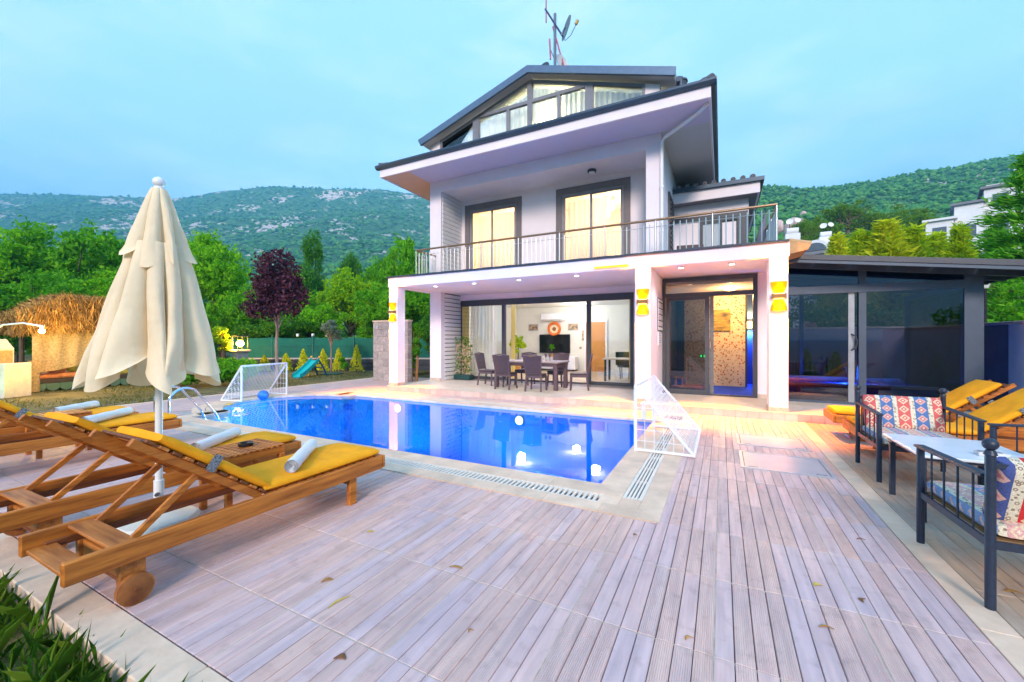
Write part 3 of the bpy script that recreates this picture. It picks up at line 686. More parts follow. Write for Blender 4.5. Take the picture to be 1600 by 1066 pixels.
for i, (x, lab) in enumerate(((-7.38, 'leftmost'), (-6.05, 'second'), (-4.68, 'third'), (-3.12, 'fourth'), (-.78, 'fifth'), (.19, 'sixth, rightmost'))):
    t = thing('downlight', f'small round recessed spotlight in the porch ceiling, {lab} from the left', 'spotlight', (x, 9.5, 3.06), 0, 'porch ceiling spotlights')
    MB().lathe([(.07, 0), (.075, -.012), (.055, -.014)], (0, 0, 0), 16).build('ring', whitew, t, True)
    MB().lathe([(.053, -.010), (.05, -.016)], (0, 0, 0), 16).build('lens', emat('spot_lens', (1, .97, .85), 2), t)
    lamp('bulb', 'SPOT', (0, 0, -.03), 8, (1, .93, .82), t, .04, 130, (0, 0, -1))
t = thing('ceiling_lamp', 'round black rimmed ceiling lamp above the balcony', 'ceiling lamp', (-3.3, 11.42, 6.36))
MB().lathe([(.12, 0), (.13, -.03), (.12, -.07), (.09, -.075)], n=20).build('rim', dark, t, True)
MB().lathe([(.09, -.074), (.085, -.09), (.04, -.1)], n=20).build('diffuser', whitew, t, True)
tag(MB().box(-2.55, -1.78, 8.96, 9.025, 3.10, 3.13, .01).build('light_bar', emat('amber_bar', (1, .50, .0), .28), org=(-2.2, 9, 3.1)), 'thin glowing amber light bar on the porch beam', 'light bar')
# ------------------------------------------------------------------ living room contents
for x, y, lab in ((-6.6, 13.6, 'above the left curtain side'), (-3.8, 13.6, 'above the right pane'), (-5.2, 15.8, 'farthest back before the clock wall')):
    t = thing('room_light', 'round white living room ceiling light ' + lab, 'ceiling light', (x, y, 2.95), 0, 'living room ceiling lights')
    MB().lathe([(.16, 0), (.17, -.03), (.12, -.05)], n=18).build('diffuser', emat('room_diff', (1, .95, .82), 2), t, True)
    lamp('bulb', 'POINT', (0, 0, -.2), 13, (1, .94, .86), t, .15)
t = thing('blue_light_strip', 'blue glowing ceiling light strip inside the living room', 'light strip', (-4.9, 12.6, 2.9))
MB().box(-1.5, 1.3, -.05, .05, -.02, .04).build('tube', emat('blue_led', (.05, .15, 1), 6), t)
def wavy(x0, x1, y, z0, z1, amp=.04, wl=.14, n=None):
    n = n or int((x1 - x0) / wl * 6)
    g = []
    for z in (z0, (z0 + z1) / 2, z1): g.append([(x0 + (x1 - x0) * i / n, y + amp * math.sin(2 * math.pi * (x0 + (x1 - x0) * i / n) / wl + .5 * math.sin(i * .21)), z) for i in range(n + 1)])
    return MB().sheet(g)
tag(wavy(-8.0, -7.0, 12.35, .2, 2.7).build('sheer_curtain', curtain, smooth=True, ang=80), 'white sheer curtain behind the left living room pane', 'curtain')
tag(wavy(-8.35, -8.02, 12.3, .2, 2.72).build('curtain', yellowcurtain, smooth=True, ang=80), 'mustard curtain at the left end of the living room glazing', 'curtain')
tag(wavy(-6.42, -6.24, 12.4, .2, 2.72).build('curtain', yellowcurtain, smooth=True, ang=80), 'mustard curtain beside the left mullion of the living room', 'curtain')
tag(wavy(-2.45, -2.25, 12.4, .2, 2.72).build('curtain', yellowcurtain, smooth=True, ang=80), 'mustard curtain at the right end of the living room glazing', 'curtain')
BY = 17.04
t = thing('television', 'flat black television on the living room back wall', 'television', (-6.6, BY, .9))
MB().box(-.72, .72, -.09, -.02, 0, .84, .01).build('casing', black, t); MB().box(-.69, .69, -.095, -.0905, .03, .81).build('screen', M('tv_screen', (.006, .008, .012), .12), t)
t = thing('television_stand', 'low white television stand against the living room wall', 'cabinet', (-6.5, 16.75, .152))
MB().box(-1.0, 1.0, -.22, .22, .08, .62, .01).build('carcass', whitew, t)
for x in (-.9, .9): MB().box(x - .04, x + .04, -.18, .18, 0, .08).build('leg', dark, t)
t = thing('air_conditioner', 'white wall mounted air conditioner above the round clock', 'air conditioner', (-6.65, BY, 2.34))
MB().box(-.55, .55, -.22, -.005, 0, .34, .03).build('case', whitew, t, True); MB().box(-.5, .5, -.225, -.2205, .03, .06).build('vent', M('vent_grey', (.4, .4, .4), .6), t)
t = thing('wall_clock', 'round orange rimmed wall clock above the television', 'clock', (-6.62, BY, 1.98))
MB().tube([(.26 * math.cos(a * math.pi / 12), -.05, .26 * math.sin(a * math.pi / 12)) for a in range(25)], .06, 8, False).build('rim', M('clock_orange', (.75, .16, .02), .5), t, True)
MB().cyl((0, -.01, 0), (0, -.04, 0), .22, n=24).build('dial', M('clock_dial', (.85, .72, .45), .6), t); MB().cyl((0, -.041, 0), (0, -.05, 0), .09, n=16).build('hub', M('clock_hub', (.25, .10, .03), .6), t)
for x, z, w_, h_, c, lab in ((-7.65, 1.9, .5, .32, (.10, .09, .13), 'small dark framed photograph left of the round clock'), (-5.75, 1.9, .5, .32, (.10, .22, .2), 'small green framed photograph right of the round clock'), (-5.2, 1.45, .34, .46, (.62, .58, .18), 'small yellow framed picture beside the inner door')):
    t = thing('framed_picture', lab, 'picture', (x, BY, z), 0, 'pictures on the living room wall')
    MB().box(-w_ / 2, w_ / 2, -.03, -.005, 0, h_).build('frame', M('pic_frame', (.5, .5, .5), .5), t); MB().box(-w_ / 2 + .03, w_ / 2 - .03, -.034, -.0305, .03, h_ - .03).build('print', M('print_%s' % lab[6:12], c, .5, var=.9, scale=9, col2=(.7, .5, .3)), t)
t = thing('inner_door', 'orange wooden inner door in the living room back wall', 'door', (-4.75, BY, .152))
MB().box(-.42, .42, -.05, -.003, 0, 2.1).build('leaf', M('door_orange', (.66, .27, .04), .5, var=.15, stretch=(6, 1, .6)), t); MB().box(-.5, -.421, -.06, -.003, 0, 2.18).box(.421, .5, -.06, -.003, 0, 2.18).box(-.421, .421, -.06, -.003, 2.1, 2.18).build('frame', whitew, t); MB().cyl((.33, -.05, 1.0), (.33, -.1, 1.0), .02).build('handle', steel, t)  # orange is the door's own colour
t = thing('light_switch', 'small grey switch plate beside the inner door', 'switch', (-5.42, BY, 1.1)); MB().box(-.05, .05, -.02, -.003, 0, .1).build('plate', M('switch_grey', (.35, .3, .22), .5), t)
# furniture seen through the right pane
cush = M('sofa_cushion', (.58, .42, .30), .9, var=.15)
for x, y, lab in ((-2.95, 14.3, 'dark round backed chair behind the right pane, left one'), (-2.2, 15.2, 'dark round backed chair behind the right pane, right one')):
    t = thing('tub_chair', lab, 'chair', (x, y, .152), 0, 'dark chairs inside the living room')
    MB().lathe([(.26, .40), (.28, .44), (.26, .48)], n=16).build('seat', black, t, True)
    MB().sheet([[(.30 * math.cos(a), .30 * math.sin(a), z) for a in np.linspace(-.4, math.pi + .4, 15)] for z in (.46, .7, .92)]).sheet([[(.33 * math.cos(a), .33 * math.sin(a), z) for a in np.linspace(-.4, math.pi + .4, 15)] for z in (.46, .7, .92)]).build('backrest', M('chair_green', (.02, .06, .05), .4), t, True)
    for a in range(4): MB().cyl((.2 * math.cos(a * 1.57 + .8), .2 * math.sin(a * 1.57 + .8), 0), (.22 * math.cos(a * 1.57 + .8), .22 * math.sin(a * 1.57 + .8), .4), .018).build('leg', black, t, True)
t = thing('inside_table', 'long pale table inside the right living room pane', 'table', (-2.75, 13.5, .152))
MB().box(-.7, .7, -.35, .35, .70, .75, .01).build('table_top', M('table_pale', (.62, .52, .38), .5), t)
for sx in (-.62, .62):
    for sy in (-.28, .28): MB().box(sx - .03, sx + .03, sy - .03, sy + .03, 0, .7).build('leg', black, t)
# dining set on the terrace ---------------------------------------------------
rat = M('brown_rattan', (.115, .070, .085), .55, var=.35, stretch=(1, 1, 1), scale=40, bump=.5, bscale=90)
def weave_mat():
    m, t, b = base('rattan_weave'); co = N(t, 'ShaderNodeTexCoord'); ck = N(t, 'ShaderNodeTexBrick')
    mpp = N(t, 'ShaderNodeMapping'); mpp.inputs['Rotation'].default_value = (R(90), 0, R(0)); t.links.new(co.outputs['Object'], mpp.inputs[0]); t.links.new(mpp.outputs[0], ck.inputs['Vector'])
    ck.inputs['Scale'].default_value = 1; ck.inputs['Brick Width'].default_value = .04; ck.inputs['Row Height'].default_value = .022; ck.inputs['Mortar Size'].default_value = .004
    ck.inputs['Color1'].default_value = (.14, .085, .10, 1); ck.inputs['Color2'].default_value = (.10, .06, .08, 1); ck.inputs['Mortar'].default_value = (.02, .015, .02, 1)
    t.links.new(ck.outputs[0], b.inputs['Base Color']); b.inputs['Roughness'].default_value = .5
    bp = N(t, 'ShaderNodeBump'); bp.inputs['Strength'].default_value = .6; bp.inputs['Distance'].default_value = .01; t.links.new(ck.outputs['Fac'], bp.inputs['Height']); bp.invert = True; t.links.new(bp.outputs[0], b.inputs['Normal'])
    return m
weave = weave_mat()
def make_chair():
    t = thing('dining_chair', 'x', 'chair', (0, 0, .15), 0, 'brown rattan chairs round the terrace table')
    MB().box(-.22, .22, -.21, .24, .41, .455, .012).build('seat', weave, t)
    MB().box(-.225, .225, -.20, .23, .35, .409, .005).build('apron', rat, t)
    g = []
    for k in range(9):
        z = .47 + k * .057; f = k / 8
        w_ = .195 + .035 * f; g.append([(x * w_, -.215 - .10 * f - .03 * (1 - x * x), z) for x in (-1, -.5, 0, .5, 1)])
    b = MB(); b.sheet(g); b.sheet([[(p[0], p[1] - .022, p[2]) for p in r][::-1] for r in g]); b.build('backrest', weave, t, True, ang=60)
    fr = MB(); fr.tube([(-.2, -.215, .42), (-.245, -.33, .93), (0, -.355, .955), (.245, -.33, .93), (.2, -.215, .42)], .02, 6); fr.build('back_frame', rat, t, True)
    for sx in (-1, 1):
        MB().bar((sx * .20, .21, .41), (sx * .215, .225, 0), .042, .042, c=.005).build('leg', rat, t)
        MB().bar((sx * .20, -.19, .43), (sx * .215, -.25, 0), .042, .042, c=.005).build('leg', rat, t)
    return t
ch = make_chair()
CH = [((-5.28, 9.93), 0, 'brown rattan chair with its back to the pool, left of the two'), ((-4.36, 9.88), .08, 'brown rattan chair with its back to the pool, right of the two'),
      ((-5.3, 11.15), math.pi, 'brown rattan chair on the house side of the table, left one'), ((-4.25, 11.15), math.pi, 'brown rattan chair on the house side of the table, right one'),
      ((-3.42, 10.62), math.pi / 2 + .3, 'brown rattan chair at the right end of the terrace table'), ((-6.18, 10.5), -math.pi / 2, 'brown rattan chair at the left end of the terrace table')]
for i, ((x, y), rz, lab) in enumerate(CH):
    if i == 0: ch.location = (x, y, .15); ch.rotation_euler.z = rz; ch['label'] = lab
    else: dup(ch, (x, y, .15), rz, lab)
t = thing('dining_table', 'brown rectangular terrace dining table laid with fruit', 'table', (-4.8, 10.5, .15))
MB().box(-1.0, 1.0, -.45, .45, .72, .765, .01).build('table_top', M('table_top_grey', (.34, .28, .26), .45, var=.2, stretch=(2, 20, 1)), t)
MB().box(-.93, .93, -.40, .40, .63, .719, .005).build('apron', rat, t)
for sx in (-.9, .9):
    for sy in (-.37, .37): MB().box(sx - .05, sx + .05, sy - .05, sy + .05, 0, .63, .006).build('leg', rat, t)
t = thing('fruit_bowl', 'shallow bowl on the terrace dining table', 'bowl', (-4.85, 10.45, .916))
MB().lathe([(.08, 0), (.16, .03), (.22, .07), (.21, .075), (.14, .04), (.06, .02)], n=20).build('bowl', whitew, t, True)
for k, (dx, dy, r, c, nm) in enumerate(((-.08, -.03, .055, (.75, .35, .02), 'orange'), (.06, -.06, .055, (.70, .03, .02), 'red apple'), (.0, .06, .055, (.75, .55, .03), 'lemon'), (.12, .03, .05, (.65, .03, .03), 'red pepper'), (-.02, -.10, .05, (.75, .42, .02), 'tangerine'), (-.13, .06, .045, (.3, .5, .05), 'green apple'))):
    tag(MB().ball((0, 0, 0), r, 12, (1, 1, .92)).build('fruit', M('fruit_' + nm, c, .4, var=.15), smooth=True), f'{nm} in the bowl on the terrace table', 'fruit', 'fruit in the bowl').location = (-4.85 - dx, 10.45 + dy, .915 + .05 + r)
for x, lab in ((-4.3, 'stemmed wine glass on the terrace table, left one'), (-4.18, 'stemmed wine glass on the terrace table, right one')):
    t = thing('wine_glass', lab, 'glass', (x, 10.4, .916), 0, 'wine glasses on the terrace table')
    MB().lathe([(.035, 0), (.034, .004), (.006, .01), (.006, .09), (.03, .12), (.038, .16), (.032, .2)], n=14).build('goblet', M('wine_red', (.18, .12, .12), .1), t, True)
# entrance hall
def floral():
    m, t, b = base('floral_paper'); L = t.links.new; co = N(t, 'ShaderNodeTexCoord'); vo = N(t, 'ShaderNodeTexVoronoi'); vo.inputs['Scale'].default_value = 14
    mpp = N(t, 'ShaderNodeMapping'); mpp.inputs['Scale'].default_value = (1, .01, 1); L(co.outputs['Object'], mpp.inputs[0]); L(mpp.outputs[0], vo.inputs['Vector'])
    pet = ramp(t, [(0, (.45, .05, .02)), (.28, (.62, .22, .08)), (.36, (.78, .66, .46)), (1, (.82, .72, .52))], vo.outputs['Distance'])
    v2 = N(t, 'ShaderNodeTexVoronoi'); v2.inputs['Scale'].default_value = 26; L(mpp.outputs[0], v2.inputs['Vector'])
    lf = mathn(t, 'LESS_THAN', v2.outputs['Distance'], .22)
    L(mixc(t, lf, pet, (.10, .13, .05)), b.inputs['Base Color']); b.inputs['Roughness'].default_value = .8; return m
fp = floral()
t = thing('floral_partition', 'floral papered partition wall inside the entrance hall', 'partition', (-.25, 13.4, .157))
MB().box(-.75, .85, -.05, .05, 0, 2.7).build('panel', fp, t); MB().box(.851, .9, -.06, .06, 0, 2.7).build('end_strip', dark, t)
t = thing('hall_painting', 'small landscape painting on the floral partition', 'painting', (-.02, 13.34, 1.75))
MB().box(-.25, .25, -.03, .0, 0, .62).build('canvas', M('canvas_land', (.08, .10, .22), .6, var=.7, stretch=(1, 1, 5), scale=3, col2=(.65, .45, .10)), t)
t = thing('hall_lamp', 'amber wall lamp on the blue wall of the entrance hall', 'wall lamp', (.75, 14.29, 1.95))
MB().cyl((0, -.1, -.1), (0, -.1, .1), .06, n=12).build('shade', emat('hall_amber', (1, .5, .08), 6), t)
MB().box(-.03, .03, -.05, -.001, -.05, .05).build('bracket', dark, t)
lamp('bulb', 'SPOT', (0, -.12, .15), 22, (1, .5, .08), t, .05, 140, (0, .1, 1)); lamp('bulb', 'SPOT', (0, -.12, -.15), 26, (.15, .35, 1), t, .05, 140, (0, .1, -1))
t = thing('hall_light', 'warm ceiling light inside the entrance hall', 'ceiling light', (.2, 12.3, 2.87))
MB().lathe([(.14, 0), (.15, -.03), (.1, -.05)], n=16).build('diffuser', emat('hall_diff', (1, .62, .2), 5), t, True); lamp('bulb', 'POINT', (0, 0, -.2), 24, (1, .60, .22), t, .1)
t = thing('temperature_display', 'small green lit display inside the entrance glass', 'display', (-.42, 11.4, 1.05)); MB().box(-.07, .07, -.01, .01, 0, .08).build('case', black, t)
for x in (-.045, .03): MB().box(x - .018, x + .018, -.013, -.0105, .015, .022).box(x - .018, x + .018, -.013, -.0105, .055, .062).box(x + .012, x + .018, -.013, -.0105, .022, .055).build('digit', emat('led_green', (.05, 1, .15), 4), t)
# pool rules sign on the side wall of the middle pier
t = thing('notice_board', 'white notice board with rows of dark text beside the entrance', 'sign', (-1.338, 10.45, 1.45))
MB().box(.001, .015, -.40, .44, .25, 1.05).build('frame', M('sign_frame', (.12, .14, .2), .5), t); MB().box(.015, .02, -.36, .40, .28, 1.02).build('panel', whitew, t)
b = MB(); r2 = random.Random(3)
for k in range(5):
    z = .95 - k * .145; b.box(.0201, .0225, -.33, .37, z - .018, z + .012)
b.build('heading', M('sign_ink', (.07, .05, .10), .6), t)
b = MB()
for k in range(4):
    for q in range(3):
        z = .90 - k * .145 - q * .03; y = -.33
        while y < .36: l_ = r2.uniform(.03, .10); b.box(.0201, .0222, y, min(y + l_, .37), z - .008, z + .004); y += l_ + .02
b.build('lettering', M('sign_ink2', (.32, .25, .33), .6), t)
b = MB().box(.002, .018, -.34, .15, -.08, .24); b.build('panel', whitew, t); b = MB()
for q in range(6):
    y = -.31; z = .2 - q * .042
    while y < .1: l_ = r2.uniform(.03, .1); b.box(.0181, .0202, y, min(y + l_, .13), z - .01, z + .005); y += l_ + .02
b.build('lettering', M('sign_ink3', (.30, .36, .48), .6), t)
# bedrooms
for x, y, lab in ((-7.0, 13.9, 'warm ceiling light in the left upstairs bedroom'), (-3.35, 13.6, 'hanging lamp with three lit globes in the right upstairs bedroom')):
    t = thing('bedroom_light', lab, 'ceiling light', (x, y, 6.24))
    MB().lathe([(.2, 0), (.2, -.03), (.02, -.04)], n=20).build('plate', steel, t, True)
    for k in range(3): MB().ball((.11 * math.cos(k * 2.1), .11 * math.sin(k * 2.1), -.35 - .14 * k), .085, 12).cyl((.11 * math.cos(k * 2.1), .11 * math.sin(k * 2.1), -.27 - .14 * k), (0, 0, -.03), .006, n=6).build('globe', emat('globe_lit', (1, .86, .55), 7), t, True)
    lamp('bulb', 'POINT', (0, 0, -.85), 26, (1, .74, .50), t, .12)
for x0, x1, lab in ((-7.76, -6.05, 'pale sheer curtain behind the left upstairs window'), (-4.36, -3.1, 'pale sheer curtain behind the right upstairs window')):
    tag(wavy(x0, x1, 12.45, 3.36, 5.9, .03, .16).build('sheer_curtain', warmcurtain, smooth=True, ang=80), lab, 'curtain')
t = thing('attic_light', 'warm ceiling lamp glowing behind the attic curtain', 'lamp', (-4.75, 11.85, 8.1)); MB().ball((0, 0, 0), .10, 12).ball((.05, 0, -.3), .09, 12).build('globe', emat('attic_globe', (1, .9, .35), 40), t, True); lamp('bulb', 'POINT', (0, .15, .1), 10, (1, .9, .55), t, .12)
lamp('bulb', 'POINT', (-2.6, 1.4, .3), 22, (.95, .95, .9), t, .3)  # unseen fill light added to brighten the attic, no globe here
# balcony: woven armchair
t = thing('balcony_armchair', 'brown woven armchair standing on the balcony', 'armchair', (-.75, 12.6, 3.336), .2)
MB().box(-.32, .32, -.3, .3, .12, .42, .02).build('seat', weave, t); MB().box(-.36, .36, .3, .38, .12, .92, .02).build('backrest', weave, t)
for s in (-1, 1): MB().box(s * .36 - .04, s * .36 + .04, -.32, .3, .12, .62, .02).build('arm', weave, t); MB().box(s * .3 - .03, s * .3 + .03, -.28, -.22, 0, .12).build('leg', dark, t); MB().box(s * .3 - .03, s * .3 + .03, .22, .28, 0, .12).build('leg', dark, t)
t = thing('folded_parasol', 'slender leaning pole with folded cloth at the balcony corner', 'parasol', (.75, 11.9, 3.336)); MB().cyl((0, 0, 0), (.25, .1, 1.4), .02).build('pole', dark, t, True); MB().tube([(.05, .02, .3), (.13, .05, .75), (.24, .09, 1.3)], [.05, .10, .03], 9).build('folded_cloth', M('cloth_greyblue', (.16, .16, .2), .9), t, True)
# antennas on the gable
t = thing('antenna_mast', 'steel mast with red braces and a mesh dish on the villa roof', 'antenna', (-4.65, 12.0, 9.5), world=True)
red = M('mast_red', (.42, .10, .16), .5, var=.2)
MB().cyl((-4.65, 12, 9.5), (-4.65, 12, 11.73), .045, n=10).build('mast', greyblue, t, True)
MB().cyl((-4.21, 12, 9.45), (-4.72, 12, 11.35), .025, n=8).build('brace', red, t, True)
MB().cyl((-5.0, 12.05, 12.05), (-4.35, 11.9, 10.85), .028, n=8).build('cross_arm', M('arm_navy', (.04, .04, .12), .5), t, True)
MB().cyl((-4.97, 12.05, 11.6), (-4.97, 12.05, 12.7), .022, n=8).build('dipole', red, t, True)
MB().cyl((-4.80, 12.0, 10.35), (-4.83, 12.0, 11.0), .028, n=8).build('stub', red, t, True)
MB().cyl((-4.66, 12.0, 10.3), (-4.82, 12.0, 10.7), .015, n=6).build('strut', greyblue, t, True)
def dish(c, axis, r, dpt, mat, parent, name='dish', n=20):
    b = MB(); rows = []
    ax = Vector(axis).normalized(); q = ax.to_track_quat('Z', 'Y').to_matrix()
    for i in range(7):
        rr = r * i / 6 + 1e-3; rows.append([Vector(c) + q @ Vector((rr * math.cos(a), rr * math.sin(a), dpt * (i / 6) ** 2)) for a in np.linspace(0, 2 * math.pi, n + 1)])
    b.sheet(rows); b.sheet([[p - ax * .012 for p in r_][::-1] for r_ in rows]); return b.build(name, mat, parent, True, ang=80)
mesh_m = M('dish_mesh', (.42, .44, .5), .5, var=.5, scale=60)
dish((-4.28, 11.9, 11.1), (.9, .40, -.42), .34, .05, mesh_m, t)
MB().cyl((-4.1, 11.9, 10.80), (-3.86, 11.8, 11.05), .012, n=6).cyl((-4.28, 11.9, 11.1), (-4.40, 11.9, 10.9), .03, n=8).tube([(-4.4, 11.9, 10.95), (-4.28, 11.9, 10.70), (-4.1, 11.9, 10.80)], .012, 6).build('feed_arm', greyblue, t, True)
MB().cyl((-3.90, 11.8, 11.0), (-3.84, 11.8, 11.1), .05, .045, 10).build('feed_horn', M('lnb_yellow', (.5, .32, .08), .5), t, True)
t = thing('satellite_dish', 'dark satellite dish at the left foot of the roof mast', 'satellite dish', (-4.98, 11.8, 9.55), world=True); dish((-4.98, 11.9, 9.98), (-.3, -1, .25), .25, .06, M('dish_dark', (.06, .07, .09), .5), t)
MB().cyl((-4.98, 11.95, 9.5), (-4.98, 11.95, 10.1), .03).build('stand', dark, t); MB().cyl((-4.98, 11.55, 9.83), (-4.95, 11.5, 9.83), .04).build('feed_horn', cream, t)
t = thing('satellite_dish', 'pale grey satellite dish at the right foot of the roof mast', 'satellite dish', (-4.4, 11.8, 9.5), world=True); dish((-4.42, 11.95, 10.02), (1, -.35, .2), .30, .07, M('dish_pale', (.6, .58, .56), .5), t)
MB().cyl((-4.42, 12.0, 9.45), (-4.42, 12.0, 10.1), .03).build('stand', dark, t)
# ------------------------------------------------------------------ glass annex on the right
A = thing('glass_annex', 'dark framed glass pool room with sloping glass roof right of the villa', 'conservatory', (2.7, 10.75, .15), world=True)
fr = M('annex_frame', (.065, .09, .13), .4, metal=.3, var=.08)
AYF = 10.75
for x0, x1, z1 in ((4.08, 4.34, 2.78), (2.52, 2.64, 2.96), (1.10, 1.16, 3.1)): MB().box(x0, x1, AYF, AYF + .14, .15, z1).build('post', fr, A)
MB().box(2.36, 2.46, AYF + .05, AYF + .11, .15, 2.5).build('door_stile', M('annex_door', (.30, .33, .37), .35, metal=.4), A)
MB().tube([(2.41, AYF + .05, 1.28), (2.46, AYF - .03, 1.33), (2.49, AYF - .04, 1.45), (2.46, AYF - .03, 1.57), (2.41, AYF + .05, 1.62)], .014, 8).build('handle', M('handle_dark', (.08, .08, .09), .3, metal=.6), A, True)
MB().box(1.16, 4.08, AYF - .02, AYF + .12, 2.48, 2.64).build('header', fr, A)
MB().box(1.16, 4.08, AYF, AYF + .1, .15, .20).build('sill', fr, A)
MB().box(1.16, 2.36, AYF + .06, AYF + .07, .2, 2.48).build('pane', darkglass, A)
MB().box(2.64, 4.08, AYF + .02, AYF + .03, .2, 2.48).build('pane', darkglass, A)
MB().box(2.46, 2.52, AYF + .06, AYF + .07, .2, 2.48).build('pane', darkglass, A)
zr = lambda x: 3.20 - .125 * (x - 1.2)
MB().prism([(1.16, 2.64), (2.52, 2.64), (2.52, zr(2.52) - .1), (1.16, zr(1.16) - .1)], 'y', AYF + .03, AYF + .04).build('pane', darkglass, A)
MB().prism([(2.64, 2.64), (4.08, 2.64), (4.08, zr(4.08) - .1), (2.64, zr(2.64) - .1)], 'y', AYF + .03, AYF + .04).build('pane', darkglass, A)
roofg = glassmat('roof_glass', (.16, .24, .34), boost=.06)
for i in range(6):
    x0 = 1.14 + i * .62; x1 = x0 + .60
    b = MB(); b.add([(x0, 10.0, zr(x0)), (x1, 10.0, zr(x1)), (x1, 14.0, zr(x1)), (x0, 14.0, zr(x0)), (x0, 10.0, zr(x0) + .02), (x1, 10.0, zr(x1) + .02), (x1, 14.0, zr(x1) + .02), (x0, 14.0, zr(x0) + .02)], [(3, 2, 1, 0), (4, 5, 6, 7), (0, 1, 5, 4), (1, 2, 6, 5), (2, 3, 7, 6), (3, 0, 4, 7)]); b.build('roof_pane', roofg, A)
for y in (10.0, 10.7, 11.3, 11.9, 12.5, 13.1, 13.95): MB().bar((1.13, y, zr(1.13) - .06), (4.86, y, zr(4.86) - .06), .07 if y > 10 else .05, .11).build('rafter', fr, A)
MB().bar((1.13, 9.97, zr(1.13) + .0), (4.9, 9.97, zr(4.9) + .0), .035, .10).build('roof_edge', dark, A)
MB().bar((4.88, 9.97, zr(4.88) - .02), (4.88, 14, zr(4.88) - .02), .05, .13).build('roof_edge', dark, A)
MB().box(4.2, 4.3, 10.89, 14.0, 2.5, 2.62).build('header', fr, A); MB().box(4.25, 4.26, 10.89, 14.0, .2, 2.5).build('pane', darkglass, A)
MB().box(4.2, 4.3, 13.9, 14.0, .15, 2.5).box(1.95, 2.05, 13.9, 14.0, .15, 2.9).build('post', fr, A)
# indoor pool
bl = M('indoor_pool_liner', (.01, .07, .62), .5, var=.1)
t = thing('indoor_pool', 'raised bright blue indoor pool inside the glass annex', 'pool', (2.3, 12.2, .15))
MB().box(-1.1, 1.5, -1.1, .9, 0, .34).build('shell', bl, t); MB().box(-1.15, 1.55, -1.16, -1.02, .341, .40, .01).box(-1.15, 1.55, .82, .95, .341, .40, .01).build('rim', whitew, t); MB().box(-1.1, 1.5, -1.02, .82, .342, .36).build('water', M('indoor_water', (.01, .10, .8), .08), t)
MB().cyl((.2, -.6, .361), (.2, -.6, .375), .09, .08, 16).build('added_glow_disc', emat('blue_glow', (.05, .2, 1), 3), t, True); lamp('bulb', 'POINT', (.2, -.6, .6), 36, (.05, .22, 1), t, .15)  # glowing disc added as a made-up fixture for the blue light on the water
# boundary walls
bwm = M('boundary_render', (.62, .58, .58), .85, var=.06, scale=2, bump=.1, bscale=60)
t = thing('boundary_wall', 'pale rendered boundary wall with coping behind the right loungers', 'wall', (5.1, 8, 0), world=True)
MB().box(5.0, 5.2, 3.0, 11.55, -.1, 1.80).build('render', bwm, t); MB().box(4.96, 5.24, 3.0, 16.4, 1.80, 1.86, .01).build('coping', cream, t)
MB().box(5.0, 5.2, 11.551, 16.4, -.1, 1.80).build('metal_panel', M('panel_navy', (.05, .085, .14), .5, var=.25, scale=3), t)
t = thing('garden_wall', 'grey wall seen through the glass annex', 'wall', (2, 16.3, 0), world=True)
MB().box(.75, 5.0, 16.2, 16.4, -.1, 1.85).build('render', M('garden_render', (.42, .38, .42), .85, var=.06), t); MB().box(.75, 4.95, 16.15, 16.45, 1.85, 1.90).build('coping', cream, t)
# ------------------------------------------------------------------ loungers
def wood(name, c, c2, st=(28, 2.2, 28)):
    return M(name, c, .5, var=.3, stretch=st, scale=1., bump=.12, bscale=3, col2=c2, rnd=.12, detail=6)
wd1 = wood('teak_warm', (.38, .095, .010), (.70, .235, .03)); wd2 = wood('teak_cross', (.38, .10, .014), (.66, .24, .05), (2.5, 26, 26))
wdd = wood('teak_dark', (.14, .036, .010), (.26, .08, .022))
yel = M('yellow_canvas', (.90, .37, .012), .85, var=.12, scale=5, bump=.30, bscale=11, spec=.2)
strap = M('strap_knit', (.03, .04, .06), .9, var=.9, scale=90, col2=(.35, .38, .42))
def pad(b, p0, d, wv, n, w_, l_, th, seg=8):
    """soft rounded slab: from p0 along d, width along wv, thickness along n"""
    p0, d, wv, n = (Vector(v) for v in (p0, d, wv, n)); rows = []
    prof = [(0, .35), (.03, .08), (.10, 0), (.9, 0), (.97, .08), (1, .35), (1, .65), (.97, .92), (.90, 1), (.5, 1.05), (.10, 1), (.03, .92), (0, .65)]
    for i in range(seg + 1):
        f = i / seg; e = min(f, 1 - f) * seg; sh = .5 * (1 - min(1, e)) ; rows.append([])
        for u, v in prof:
            vv = .5 + (v - .5) * (1 - .55 * sh * 1.2) + (rng.uniform(-.02, .02) if v >= 1 else 0)
            uu = .5 + (u - .5) * (1 - .02 * sh)
            ff = f
            rows[-1].append(p0 + d * (l_ * ff) + wv * (w_ * (uu - .5)) + n * (th * vv))
        rows[-1].append(rows[-1][0])
    b.sheet(rows); k = len(b.v); m = len(prof) + 1
    b.f.append(tuple(range(k - m, k - 1))); b.f.append(tuple(range(k - m * (seg + 1), k - m * seg - 1))[::-1])
    return b
